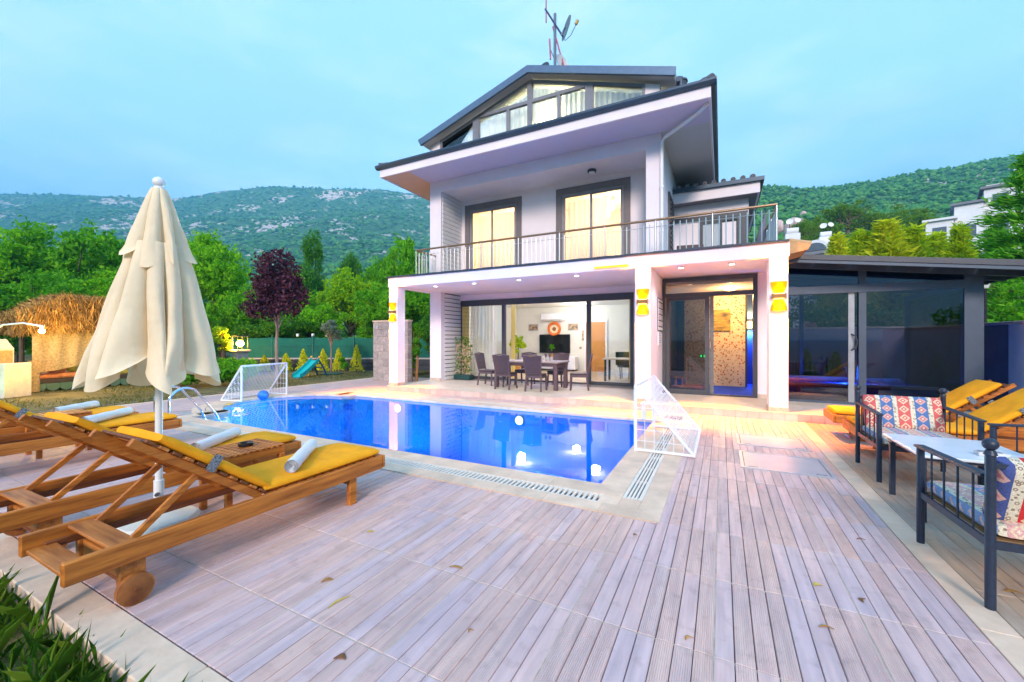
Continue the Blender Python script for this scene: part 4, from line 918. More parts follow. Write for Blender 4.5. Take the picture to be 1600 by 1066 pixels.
def make_lounger():
    t = thing('sun_lounger', 'x', 'sun lounger', (0, 0, 0), 0, 'wooden sun loungers with yellow cushions')
    for s in (-1, 1):
        MB().box(s * .315 - .02, s * .315 + .02, -1.09, 1.09, .245, .368, .007).build('side_rail', wd1, t)
        MB().box(s * .315 - .045 if s > 0 else -.315 + .022, s * .315 - .022 if s > 0 else -.315 + .045, -1.0, 1.05, .255, .30, .004).build('ledge', wdd, t)
        MB().box(s * .285 - .028, s * .285 + .007 * s + .01, .72, .80, 0, .244, .005).box(s * .285 - .028, s * .285 + .007 * s + .01, .72, .80, .2442, .30).build('leg', wd1, t)
        MB().box(s * .285 - .032, s * .285 + .012, -.86, -.74, .06, .33, .005).build('rear_leg', wd2, t)
        whl = MB().cyl((s * .305, -.80, .088), (s * .335, -.80, .088), .086, .086, 28).cyl((s * .335, -.80, .088), (s * .3375, -.80, .088), .078, .072, 28).build('wheel', wood('wheel_wood', (.26, .07, .015), (.42, .15, .035), (9, 9, 9)), t, True, ang=30)
        MB().cyl((s * .33, -.80, .088), (s * .345, -.80, .088), .013, .011, 12).build('hub', wdd, whl, True)
        MB().bar((s * .24, -.80, .33), (s * .24, -.46, .62), .024, .04, c=.003).build('prop', wd1, t)
    MB().box(-.285, .285, .70, .735, .20, .25, .004).build('cross_rail', wdd, t)
    MB().box(-.294, .294, -.90, -.78, .37, .39, .004).xf(Matrix.Translation((0, 0, -.03))).build('ratchet_board', wd2, t)
    MB().box(-.27, .27, -.84, -.81, .14, .25, .004).build('cross_rail', wd2, t)
    MB().box(-.294, .294, -1.07, -.95, .262, .284, .004).build('end_board', wd2, t)
    MB().cyl((-.31, -.80, .088), (.31, -.80, .088), .012).build('axle', wdd, t)
    y = -.02
    while y < 1.05: MB().box(-.29, .29, y, y + .058, .348, .366, .003).build('slat', wd2, t); y += .082
    MB().box(-.335, .335, 1.065, 1.092, .25, .366, .004).xf(Matrix.Translation((0, .028, 0))).build('end_rail', wd1, t)
    # backrest
    a = R(37); d = Vector((0, -math.cos(a), math.sin(a))); n = Vector((0, math.sin(a), math.cos(a))); p = Vector((0, -.06, .352))
    for s in (-1, 1): MB().bar(p + Vector((s * .26, 0, 0)), p + Vector((s * .26, 0, 0)) + d * .93, .034, .05, n, .004).build('back_rail', wd1, t)
    k = 0
    while k * .082 < .90:
        q = p + d * (.03 + k * .082) + n * .035; MB().bar(q - Vector((.30, 0, 0)), q + Vector((.30, 0, 0)), .058, .018, n, .003).build('back_slat', wd2 if k % 2 else wdd, t); k += 1
    c = pad(MB(), (0, -.05, .368), (0, 1, 0), (-1, 0, 0), (0, 0, 1), .60, 1.13, .07, 12).build('seat_cushion', yel, t, True, ang=70)
    q = p + n * .046 + d * -.0; pad(MB(), q, d, (1, 0, 0), n, .60, .82, .07, 10).build('back_cushion', yel, t, True, ang=70)
    q = p + n * .045 + d * .46; b = MB()
    for s in (-1, 1): MB().bar(q + Vector((s * .308, 0, 0)) - n * .03, q + Vector((s * .308, 0, 0)) + n * .08, .004, .06, d).build('strap', strap, t)
    return t
lg = make_lounger()
LG = [((-3.28, 1.88), 0, 'wooden lounger nearest the camera with a yellow cushion and wheel'), ((-4.50, 1.86), .02, 'second wooden lounger behind the closed parasol base'),
      ((-7.22, 1.92), 0, 'third wooden lounger, beside the pool ladder'), ((-8.48, 1.9), 0, 'fourth wooden lounger, farthest left by the lawn'),
      ((2.62, 8.03), math.pi / 2, 'yellow lounger behind the iron armchairs, by the glass annex'), ((2.66, 7.02), math.pi / 2, 'yellow lounger right behind the iron armchairs, nearer one')]
for i, ((x, y), rz, lab) in enumerate(LG):
    if i == 0: lg.location = (x, y, 0); lg['label'] = lab
    else: dup(lg, (x, y, 0), rz, lab)
# side tables with lattice tops
def make_stable():
    t = thing('side_table', 'x', 'side table', (0, 0, 0), 0, 'slatted side tables between loungers')
    MB().box(-.215, .215, -.255, -.225, .44, .50, .004).box(-.215, .215, .225, .255, .44, .50, .004).box(-.215, -.19, -.225, .225, .44, .50).box(.19, .215, -.225, .225, .44, .50).build('apron', wd1, t)
    for i in range(9): MB().box(-.22 + i * .0505, -.22 + i * .0505 + .024, -.258, .258, .512, .522, .002).build('slat', wd2, t)
    for i in range(10): MB().box(-.218, .218, -.255 + i * .0535, -.255 + i * .0535 + .024, .506, .5212).build('cross_slat', wd2, t)
    for sx in (-.195, .195):
        for sy in (-.23, .23): MB().box(sx - .024, sx + .024, sy - .024, sy + .024, 0, .44, .004).build('leg', wd1, t)
    return t
st = make_stable(); st.location = (-3.885, 2.19, 0); st['label'] = 'small wooden side table holding a black ashtray between the two nearest loungers'
dup(st, (-7.86, 2.08, 0), 0, 'small wooden side table between the third and fourth loungers')
t = thing('ashtray', 'round black ashtray on the wooden side table', 'ashtray', (-3.90, 2.22, .5225))
MB().lathe([(.055, 0), (.062, .01), (.06, .032), (.05, .03), (.045, .008), (.01, .006)], n=20).build('bowl', black, t, True); MB().cyl((.03, .0, .034), (.075, .02, .036), .006).build('lighter', M('grey_pl', (.1, .1, .1), .4), t)
# rolled towels
tw = M('white_terry', (.82, .82, .84), .95, var=.05, scale=60, bump=.5, bscale=260)
def towel(p0, p1, r, lab):
    p0, p1 = Vector(p0), Vector(p1); b = MB(); L_ = (p1 - p0)
    b.tube([p0 + L_ * f for f in np.linspace(0, 1, 9)], [r * (1 + .05 * math.sin(i * 2.2)) for i in range(9)], 18, False)
    ax = L_.normalized(); u = ax.cross(Vector((0, 0, 1))).normalized(); v = u.cross(ax)
    for p, sg in ((p0, 1), (p1, -1)):
        rows = []
        for dd in (0, .035):
            rows.append([p + ax * sg * dd + (u * math.cos(a) + v * math.sin(a)) * (r * .12 + r * .86 * a / (6 * math.pi)) for a in np.linspace(0, 6 * math.pi, 60)])
        b.sheet(rows)
        rows = [[p + ax * sg * .03 + (u * math.cos(a) + v * math.sin(a)) * rr for a in np.linspace(0, 2 * math.pi, 16)] for rr in (.002, r)]; b.sheet(rows)
    o = b.build('rolled_towel', tw, None, True, org=tuple((p0 + p1) / 2 - Vector((0, 0, r))), ang=80)
    return tag(o, lab, 'towel', 'rolled white towels')
towel((-3.04, 2.08, .493), (-3.52, 2.62, .493), .052, 'rolled white towel on the nearest lounger')
towel((-4.34, 2.02, .493), (-4.74, 2.60, .493), .052, 'rolled white towel on the second lounger, behind the ashtray')
towel((-6.98, 2.05, .495), (-7.46, 2.66, .495), .055, 'rolled white towel on the third lounger')
towel((-8.30, 2.15, .495), (-8.72, 2.70, .495), .055, 'rolled white towel on the fourth lounger, farthest left')
# ------------------------------------------------------------------ closed parasol
U = thing('parasol', 'closed cream parasol standing between the two nearest loungers', 'parasol', (-3.93, 1.58, 0))
wpl = M('white_pole', (.74, .76, .76), .35, var=.03)
b = MB(); oc = [(math.cos(R(22.5 + 45 * i)), math.sin(R(22.5 + 45 * i))) for i in range(8)]
rings = [(.25, 0), (.27, .02), (.27, .075), (.25, .11), (.10, .135), (.045, .14)]
rows = [[(r * x, r * y, z) for x, y in oc + oc[:1]] for r, z in rings]; b.sheet(rows); b.build('base', M('base_white', (.66, .70, .66), .45, var=.06), U)
MB().cyl((0, 0, .12), (0, 0, .40), .033, n=18).build('socket', wpl, U, True)
MB().cyl((0, 0, .38), (0, 0, 2.66), .024, n=16).build('pole', wpl, U, True)
MB().cyl((.03, -.02, .30), (.05, -.035, .30), .014, n=12).build('screw', dark, U)
MB().ball((0, 0, 2.735), .042, 16).cyl((0, 0, 2.66), (0, 0, 2.70), .045, .03, 16).build('finial', wpl, U, True)
can = M('cream_canvas', (.90, .75, .53), .9, var=.10, scale=2.2, bump=.35, bscale=16, trans=.22, spec=.2)
from mathutils import noise as cn
def canopy(z0, z1, r0, r1, k, dep, hem, seed, nz=26, nth=160, curve=1.0):
    rg = random.Random(seed); off = [rg.uniform(-.25, .25) for _ in range(k)]; wid = [rg.uniform(.8, 1.25) for _ in range(k)]; rows = []
    for i in range(nz + 1):
        f = i / nz; row = []
        for j in range(nth + 1):
            th = 2 * math.pi * j / nth; a = (th / (2 * math.pi) * k + .35) % k; s = int(a) % k; u = a - s
            lobe = math.sin(math.pi * min(1, max(0, u))) ** .5
            tw_ = 1.2 * math.sin(3 * th + seed) * f + 1.6 * (lobe - .5) * f * (1 if s % 3 else -1)
            r = (r0 + (r1 - r0) * f ** curve) * (1 - dep * (1 - lobe) * min(1, .25 + f) ) * (1 + (wid[s] - 1) * .35 * f)
            r *= 1 + .025 * math.sin(9 * f + s * 1.7) * f + .10 * f * (cn.noise(Vector((math.cos(th) * 2.2, math.sin(th) * 2.2, f * 3.4 + seed))) + .5 * cn.noise(Vector((math.cos(th) * 7, math.sin(th) * 7, f * 5 + seed))))
            thh = th + off[s] * .9 * f * lobe + tw_ * .14
            z = z0 + (z1 - z0) * f + hem * f ** 6 * ((1 - lobe) * 1.0 + .45 * math.sin(s * 2.3) + .5 * (u - .5) * (1 if s % 2 else -1))
            row.append((r * math.cos(thh), r * math.sin(thh), z))
        rows.append(row)
    return MB().sheet(rows)
canopy(2.24, 1.17, .17, .455, 11, .55, .15, 4, nth=330, curve=.95).build('canopy', can, U, True, ang=60)
canopy(2.68, 2.06, .05, .235, 8, .5, .15, 9, nz=18, nth=240, curve=.85).build('top_canopy', can, U, True, ang=60)
# ------------------------------------------------------------------ goals and ball
netm = M('net_cord', (.80, .80, .82), .8, var=.05); gp = M('goal_tube', (.78, .78, .82), .5, var=.08, scale=20, bump=.1, bscale=60)
def make_goal(name, lab, loc, rz, W, H_, D_, pitch=.10):
    t = thing(name, lab, 'goal', loc, rz, 'small water polo goals'); r = .022; w2 = W / 2
    for s in (-1, 1):
        MB().cyl((0, s * w2, 0), (0, s * w2, H_), r, n=10).build('post', gp, t, True)
        MB().cyl((0, s * w2, H_), (D_, s * w2, .02), r * .9, n=10).build('stay', gp, t, True)
        MB().cyl((0, s * w2, .02), (D_, s * w2, .02), r * .9, n=10).build('foot_rail', gp, t, True)
    MB().cyl((0, -w2, H_), (0, w2, H_), r, n=10).build('crossbar', gp, t, True); MB().cyl((D_, -w2, .02), (D_, w2, .02), r, n=10).build('back_rail', gp, t, True)
    b = MB(); rr = .0042; Ls = math.hypot(D_, H_)
    def line(f, a, c): b.tube([f(*a), f(*(np.array(a) * .5 + np.array(c) * .5)), f(*c)], rr, 4, False)
    def back(u, v): return (D_ * v + .02 * math.sin(math.pi * v), -w2 + W * u, H_ * (1 - v) + .02 - .05 * math.sin(math.pi * v) * math.sin(math.pi * u))
    def diag(f, wu, wv):
        n = int((wu + wv) / pitch) + 1
        for i in range(n):
            s = i * pitch
            for m in (0, 1):
                a = (min(s, wu), max(0, s - wu)); c = (max(0, s - wv), min(s, wv))
                A_, B_ = [(p[0] / wu, p[1] / wv) for p in (a, c)]
                if m: A_, B_ = (1 - A_[0], A_[1]), (1 - B_[0], B_[1])
                if abs(A_[0] - B_[0]) > .01: line(f, A_, B_)
    diag(back, W, Ls)
    for s in (-1, 1):
        n = int(D_ / pitch)
        for i in range(1, n): x = i * pitch; zt = H_ * (1 - x / D_); b.cyl((x, s * w2, 0), (x, s * w2, zt), rr, n=4); b.cyl((0, s * w2, zt), (x, s * w2, zt), rr, n=4)
    b.build('net', netm, t, kind='stuff'); return t
make_goal('goal', 'white framed goal with net standing at the rounded left end of the pool', (-10.42, 6.42, .004), math.pi + .22, 1.38, .86, .62)
make_goal('goal', 'white framed goal with net standing on the deck at the right end of the pool', (-1.03, 6.48, .006), 0, 1.68, .87, .72, .12)
tag(MB().ball((0, 0, 0), .13, 24).build('ball', M('ball_blue', (.02, .16, .62), .35, var=.2, scale=12, col2=(.05, .30, .85)), smooth=True), 'shiny blue ball lying in front of the left goal', 'ball').location = (-10.52, 6.42, .07)
t = thing('plastic_step', 'small white plastic step by the right goal', 'step', (-1.2, 7.98, .006)); MB().box(-.16, .16, -.1, .1, .28, .31, .008).build('top', whitew, t)
for s in (-.1, .1): MB().box(s - .03, s + .03, -.06, .06, 0, .28).build('leg', whitew, t)
tag(MB().tube([(-10.05 + .06 * math.cos(a), 5.35 + .06 * math.sin(a), .02) for a in np.linspace(0, 6.3, 14)], .018, 8).build('swim_ring', M('toy_red', (.75, .2, .05), .5, var=.6, scale=20, col2=(.8, .6, .1)), smooth=True, org=(-10.05, 5.35, 0)), 'tiny red and yellow toy ring on the pool edge', 'toy')
# ladder
t = thing('pool_ladder', 'chrome pool ladder with two arched rails beside the third lounger', 'pool ladder', (-8.75, 3.9, 0), world=True)
ch_m = M('chrome', (.75, .76, .78), .12, metal=1., var=.02)
for x in (-8.5, -9.0):
    pts = [(x, 3.55, 0), (x, 3.56, .35)] + [(x, 3.80 - .24 * math.cos(a), .42 + .22 * math.sin(a)) for a in np.linspace(.1, math.pi * .72, 9)] + [(x, 4.30, .10), (x, 4.42, -.2), (x, 4.42, -1.0)]
    MB().tube(pts, .021, 14).build('rail', ch_m, t, True, ang=80); MB().lathe([(.05, 0), (.048, .015), (.025, .02)], (x, 3.55, .003), 14).build('flange', ch_m, t, True)
for z in (-.3, -.6, -.9): MB().box(-9.0, -8.5, 4.38, 4.46, z - .02, z).build('tread', ch_m, t)
# hatches
hm = M('hatch_steel', (.46, .48, .54), .35, metal=.25, var=.08, scale=4, bump=.05)
for x0, x1, y0, y1, lab in ((.2, 1.08, 6.67, 7.42, 'flat grey metal hatch cover in the deck, farther one'), (.2, 1.11, 5.48, 6.29, 'flat grey metal hatch cover in the deck, nearer one')):
    t = thing('hatch_cover', lab, 'hatch', ((x0 + x1) / 2, (y0 + y1) / 2, 0), 0, 'hatch covers in the deck'); hx, hy = (x1 - x0) / 2, (y1 - y0) / 2
    MB().box(-hx, hx, -hy, -hy + .04, .001, .012).box(-hx, hx, hy - .04, hy, .001, .012).box(-hx, -hx + .04, -hy + .04, hy - .04, .001, .012).box(hx - .04, hx, -hy + .04, hy - .04, .001, .012).build('frame', hm, t)
    MB().box(-hx + .048, hx - .048, -hy + .048, hy - .048, .001, .011, .002).build('plate', hm, t)
    MB().box(-hx + .002, hx - .002, -hy + .002, hy - .002, .0005, .003).build('gap', black, t)
    for sx in (-1, 1): MB().box(sx * (hx - .13) - .05, sx * (hx - .13) + .05, -hy + .06, -hy + .075, .0112, .014).build('grip', M('grip_dark', (.2, .2, .2), .5), t)
# ------------------------------------------------------------------ iron armchairs
def kilim(name, period, axis=0, blue=(.10, .19, .40), redc=(.70, .14, .13), off=10.17):
    m, t, b = base(name); L = t.links.new; co = N(t, 'ShaderNodeTexCoord'); sx = N(t, 'ShaderNodeSeparateXYZ'); L(co.outputs['Object'], sx.inputs[0])
    u = sx.outputs[axis]; v = sx.outputs[1 - axis if axis < 2 else 0]; z = sx.outputs[2]
    vz = mathn(t, 'ADD', v, z)
    p = mathn(t, 'FRACT', mathn(t, 'ADD', mathn(t, 'DIVIDE', u, period), off))
    cream_ = (.74, .66, .50)
    st = ramp(t, [(0, redc), (.36, cream_), (.50, blue), (.86, cream_)], p, 'CONSTANT')
    def tri(x, per): return mathn(t, 'ABSOLUTE', mathn(t, 'SUBTRACT', mathn(t, 'FRACT', mathn(t, 'DIVIDE', x, per)), .5))
    # diamonds centred on the red and blue bands
    pr = mathn(t, 'ABSOLUTE', mathn(t, 'SUBTRACT', p, .18)); pb = mathn(t, 'ABSOLUTE', mathn(t, 'SUBTRACT', p, .68))
    dv = tri(vz, period * .42)
    dr = mathn(t, 'ADD', mathn(t, 'MULTIPLY', mathn(t, 'MINIMUM', pr, pb), 2.6), mathn(t, 'MULTIPLY', dv, .9))
    k = mathn(t, 'LESS_THAN', dr, .40); k2 = mathn(t, 'LESS_THAN', dr, .24); k3 = mathn(t, 'LESS_THAN', dr, .11)
    isred = mathn(t, 'LESS_THAN', pr, .18)
    inner = mixc(t, isred, (.70, .42, .36), (.80, .62, .42)); c = mixc(t, k, st, inner)
    c = mixc(t, k2, c, mixc(t, isred, (.62, .20, .22), redc)); c = mixc(t, k3, c, (.82, .66, .50))
    # scrolls on the cream bands
    pc = mathn(t, 'ABSOLUTE', mathn(t, 'SUBTRACT', mathn(t, 'FRACT', mathn(t, 'MULTIPLY', mathn(t, 'ADD', p, .07), 2)), .0))
    vo = N(t, 'ShaderNodeTexVoronoi'); vo.inputs['Scale'].default_value = 38; L(co.outputs['Object'], vo.inputs['Vector'])
    rg = mathn(t, 'ABSOLUTE', mathn(t, 'SUBTRACT', vo.outputs['Distance'], .32)); kk = mathn(t, 'LESS_THAN', rg, .09)
    iscr = mathn(t, 'ADD', mathn(t, 'MULTIPLY', mathn(t, 'GREATER_THAN', p, .36), mathn(t, 'LESS_THAN', p, .50)), mathn(t, 'GREATER_THAN', p, .86))
    c = mixc(t, mathn(t, 'MULTIPLY', kk, iscr), c, (.30, .22, .16))
    nz = N(t, 'ShaderNodeTexNoise'); nz.inputs['Scale'].default_value = 160; L(co.outputs['Object'], nz.inputs['Vector'])
    c = mixc(t, 1., c, ramp(t, [(.3, (.72, .72, .72)), (.7, (1.15, 1.15, 1.15))], nz.outputs['Fac']), 'MULTIPLY')
    L(c, b.inputs['Base Color']); b.inputs['Roughness'].default_value = .95; b.inputs['Specular IOR Level'].default_value = .15
    bp = N(t, 'ShaderNodeBump'); bp.inputs['Strength'].default_value = .4; bp.inputs['Distance'].default_value = .004; L(nz.outputs['Fac'], bp.inputs['Height']); L(bp.outputs[0], b.inputs['Normal'])
    return m
kp = kilim('kilim_pillow', .30); ks = kilim('kilim_seat', .26, 0, (.22, .30, .48), (.72, .38, .36)); kr = kilim('kilim_red', .36, 0, (.08, .11, .30), (.66, .04, .04), 9.667)
def make_armchair(name, lab, loc, rz, pm=kp, seatm=ks, W=.76, D_=.76):
    t = thing(name, lab, 'armchair', loc, rz, 'dark iron armchairs with kilim cushions'); w2, d2 = W / 2, D_ / 2
    for s in (-1, 1):
        bp = MB().cyl((s * w2, d2, 0), (s * w2, d2, .86), .023, n=14).cyl((s * w2, d2, .86), (s * w2, d2, .885), .029, .020, 14).build('back_post', iron, t, True)
        MB().ball((s * w2, d2, .918), .034, 16).build('finial', iron, bp, True)
        MB().cyl((s * w2, -d2, 0), (s * w2, -d2, .70), .023, n=14).build('front_post', iron, t, True)
        MB().bar((s * w2, d2 - .022, .735), (s * w2, -d2 - .03, .712), .062, .018, c=.004).build('arm', iron, t)
        MB().bar((s * w2, d2, .36), (s * w2, -d2, .36), .016, .045).build('side_rail', iron, t)
        for k in range(4): y = -d2 + (k + 1) * D_ / 5; MB().cyl((s * w2, y, .36), (s * w2, y, .712), .0065, n=8).build('spindle', iron, t, True)
    MB().bar((-w2, -d2, .36), (w2, -d2, .36), .016, .045).build('front_rail', iron, t); MB().bar((-w2, d2, .36), (w2, d2, .36), .016, .045).build('back_rail', iron, t); MB().bar((-w2, d2, .80), (w2, d2, .80), .02, .028).build('top_rail', iron, t)
    for k in range(2): MB().cyl((-w2 + (k * 1.0 + .08) * W * .92, d2, .36), (-w2 + (k * 1.0 + .08) * W * .92, d2, .80), .012, n=8).build('back_bar', iron, t, True)
    MB().box(-w2 + .03, w2 - .03, -d2 + .02, d2 - .02, .372, .384).build('seat_board', M('seat_ply', (.25, .14, .06), .7), t)
    pad(MB(), (0, -d2 - .01, .385), (0, 1, 0), (-1, 0, 0), (0, 0, 1), W - .05, D_ - .02, .10, 8).build('seat_cushion', seatm, t, True, ang=70)
    pad(MB(), (0, d2 - .21, .49), Vector((0, .32, .95)).normalized(), (1, 0, 0), Vector((0, -.95, .32)).normalized(), W - .07, .38, -.13, 10).build('back_pillow', pm, t, True, ang=70)
    return t
make_armchair('armchair', 'dark iron armchair with striped pink and blue pillow, facing the white table', (1.86, 5.98, 0), 0)
make_armchair('armchair', 'dark iron armchair with red kilim cushion seen from behind, nearest the camera', (1.71, 3.66, 0), math.pi + .03, kr, ks, .78, .82)
make_armchair('armchair', 'dark iron armchair at the right picture edge, side on behind the white table', (2.62, 5.02, 0), -math.pi / 2, kp, ks)
t = thing('low_table', 'low table with white top and dark iron legs between the armchairs', 'table', (1.83, 4.95, 0))
MB().box(-.38, .38, -.45, .45, .532, .556, .006).build('table_top', M('marble_white', (.66, .70, .76), .3, var=.08, scale=4), t)
MB().box(-.35, .35, -.41, .41, .505, .531).build('frame', iron, t)
for sx in (-.355, .355):
    for sy in (-.41, .26): MB().box(sx - .02, sx + .02, sy - .02, sy + .02, 0, .505).build('leg', iron, t)
t = thing('table_box', 'small pale box on the white low table', 'box', (1.95, 4.72, .557)); MB().box(-.09, .09, -.04, .04, 0, .03, .003).build('lid', M('box_grey', (.6, .6, .6), .4), t); MB().box(-.08, .05, -.03, .02, .0301, .036).build('card', M('card_dark', (.25, .25, .27), .5), t)
# fallen leaves and pods
lc = [(.35, .16, .03), (.18, .08, .03), (.55, .42, .06), (.42, .22, .05)]
for k, (x, y, a, l_) in enumerate(((.45, 2.62, .2, .07), (.72, 2.98, 1.2, .05), (.5, 3.05, .4, .05), (-.16, 2.2, .8, .05), (1.15, 2.55, .1, .09), (-1.62, 1.32, .4, .06), (-1.95, 1.55, 1.4, .14), (-1.6, 2.2, .2, .10), (-2.2, 1.7, .9, .07), (.9, 3.9, .3, .06), (1.7, 3.1, -.5, .07), (1.5, 3.5, .2, .08), (-1.15, 1.75, 1., .03), (-.6, 3.2, .5, .03), (-2.45, 2.3, .7, .05))):
    d = Vector((math.cos(a), math.sin(a), 0)); n = Vector((-d.y, d.x, 0)); p = Vector((x, y, .003)); b = MB(); wl = .008 + .004 * (k % 3)
    pts = [p + d * l_ * f + n * .018 * math.sin(f * math.pi) + Vector((0, 0, .004 * math.sin(f * 3))) for f in (0, .33, .66, 1)]
    g = [[q - n * wl * math.sin(math.pi * (i + .3) / 3.6) for i, q in enumerate(pts)], [q + Vector((0, 0, .003)) for q in pts], [q + n * wl * math.sin(math.pi * (i + .3) / 3.6) for i, q in enumerate(pts)]]
    b.sheet(g); tag(b.build('fallen_leaf', M('leaf_dry%d' % (k % 4), lc[k % 4], .8, var=.3, scale=40), smooth=True, org=tuple(p)), 'small dry curled leaf or pod lying on the deck boards', 'leaf', 'dry leaves on the deck')
# ------------------------------------------------------------------ foliage tools
def leafmat(name, c1, c2, c3, trans=.48, rough=.7):
    if name in MATS: return MATS[name]
    m, t, b = base(name); MATS[name] = m; L = t.links.new
    g = N(t, 'ShaderNodeNewGeometry'); co = N(t, 'ShaderNodeTexCoord'); nz = N(t, 'ShaderNodeTexNoise'); nz.inputs['Scale'].default_value = .9; nz.inputs['Detail'].default_value = 2; L(co.outputs['Object'], nz.inputs['Vector'])
    f = mathn(t, 'ADD', mathn(t, 'MULTIPLY', g.outputs['Random Per Island'], .55), mathn(t, 'MULTIPLY', nz.outputs['Fac'], .5))
    c = ramp(t, [(.15, c1), (.5, c2), (.9, c3)], f); L(c, b.inputs['Base Color']); b.inputs['Roughness'].default_value = rough; b.inputs['Specular IOR Level'].default_value = .12
    tr = N(t, 'ShaderNodeBsdfTranslucent'); L(c, tr.inputs[0]); ms = N(t, 'ShaderNodeMixShader'); ms.inputs[0].default_value = trans
    L(b.outputs[0], ms.inputs[1]); L(tr.outputs[0], ms.inputs[2]); L(ms.outputs[0], t.nodes['Material Output'].inputs[0]); return m
def leaves_mesh(cen, size, mat, up=.0, aspect=2.0, dirs=None, name='leaves'):
    n = len(cen); d = nr.normal(size=(n, 3)) if dirs is None else dirs + nr.normal(size=(n, 3)) * .35
    d[:, 2] += up; d /= np.linalg.norm(d, axis=1)[:, None]
    r = nr.normal(size=(n, 3)); s = np.cross(d, r); s /= np.linalg.norm(s, axis=1)[:, None] + 1e-9
    sz = (size * nr.uniform(.6, 1.3, n))[:, None] if np.isscalar(size) else size[:, None]
    nn = np.cross(s, d)
    v = np.stack([cen - d * sz * .5, cen + s * sz / aspect * .5 + nn * sz * .08, cen + d * sz * .5, cen - s * sz / aspect * .5 + nn * sz * .08], 1).reshape(-1, 3)
    me = bpy.data.meshes.new(name); me.vertices.add(4 * n); me.loops.add(4 * n); me.polygons.add(n)
    me.vertices.foreach_set('co', v.ravel().astype(np.float32)); me.loops.foreach_set('vertex_index', np.arange(4 * n, dtype=np.int32))
    me.polygons.foreach_set('loop_start', np.arange(0, 4 * n, 4, dtype=np.int32)); me.update(calc_edges=True); me.materials.append(mat); return me
bark = M('bark_grey', (.13, .095, .065), .9, var=.4, stretch=(6, 6, 1), scale=3, bump=.6, bscale=9)
barkp = M('bark_pale', (.26, .19, .15), .9, var=.3, stretch=(6, 6, 1), scale=4, bump=.4, bscale=12)
def blob_points(n, w, h, zc, lobes, seed, clump=.16, per=45):
    rg = np.random.default_rng(seed); nc = max(8, n // per)
    lob = [(rg.normal(0, .32, 3) * (w, w, h), rg.uniform(.45, .72)) for _ in range(lobes)]; cs = []
    while len(cs) < nc:
        c, k = lob[rg.integers(lobes)]; d = rg.normal(size=3); d /= np.linalg.norm(d); q = c * .9 + d * k * np.array((w, w, h)) * .62 * rg.uniform(.45, 1.0) ** .6
        if np.linalg.norm(q / (w, w, h)) < 1.12: cs.append(q)
    cs = np.array(cs); cr = rg.uniform(.7, 1.35, nc) * clump * w; idx = rg.integers(0, nc, n)
    d = rg.normal(size=(n, 3)); d /= np.linalg.norm(d, axis=1)[:, None]
    p = cs[idx] + d * (cr[idx] * rg.uniform(.2, 1, n) ** .5)[:, None] * (1, 1, .75); p[:, 2] += zc
    return p, cs + (0, 0, zc)
def tree_mesh(seed, w, h, hc, mat, n, ls, bm, tr, lobes=6, clump=.16, up=.0, aspect=2.):
    p, cs = blob_points(n, w, h, hc, lobes, seed, clump); crown = leaves_mesh(p, ls, mat, up, aspect, name='crown')
    b = MB(); rg = random.Random(seed); z1 = hc - h * .25
    b.tube([(0, 0, -.15), (.06 * rg.uniform(-1, 1), 0, z1 * .5), (0, .05, z1), (0, 0, hc + h * .3)], [tr * 1.25, tr, tr * .8, tr * .2], 8)
    k = max(1, len(cs) // 16)
    for q in cs[::k][:18]:
        z0 = z1 * rg.uniform(.6, 1.0); s = Vector((0, 0, z0)); e = Vector(q); m = s.lerp(e, .55) + Vector((rg.uniform(-.1, .1) * w, rg.uniform(-.1, .1) * w, -.06 * h)); b.tube([s, m, e], [tr * .45, tr * .28, tr * .08], 5, False)
    return crown, b
def plant(name, label, cat, loc, group, crown_me, tb, bm, rz=0, s=1., trunk='trunk', crown='crown'):
    t = thing(name, label, cat, loc, rz, group); t.scale = (s, s, s) if isinstance(s, (int, float)) else s
    link(crown, crown_me, t)
    tb.build(trunk, bm, t, True); return t
def at(px, d, z=0.):
    s = (px - 800) / 637 * d; return (fx * d + fy * s, fy * d - fx * s, z)
def topz(y, d): return 1.5 + (531 - y) / 637 * d
g1 = leafmat('leaf_fresh', (.09, .32, .006), (.21, .55, .012), (.38, .70, .02)); g2 = leafmat('leaf_mid', (.05, .22, .008), (.13, .44, .014), (.26, .58, .025)); g3 = leafmat('leaf_dark', (.03, .13, .010), (.07, .26, .018), (.15, .38, .03))
g4 = leafmat('leaf_yellow_green', (.22, .40, .008), (.50, .68, .015), (.74, .80, .03)); g5 = leafmat('leaf_olive', (.10, .16, .10), (.22, .30, .20), (.40, .47, .36)); g6 = leafmat('leaf_plum', (.030, .010, .022), (.085, .028, .050), (.17, .06, .085), .25)
g7 = leafmat('leaf_fir', (.06, .26, .02), (.15, .50, .03), (.32, .70, .05)); g8 = leafmat('leaf_gold', (.34, .44, .01), (.66, .72, .02), (.85, .85, .05))
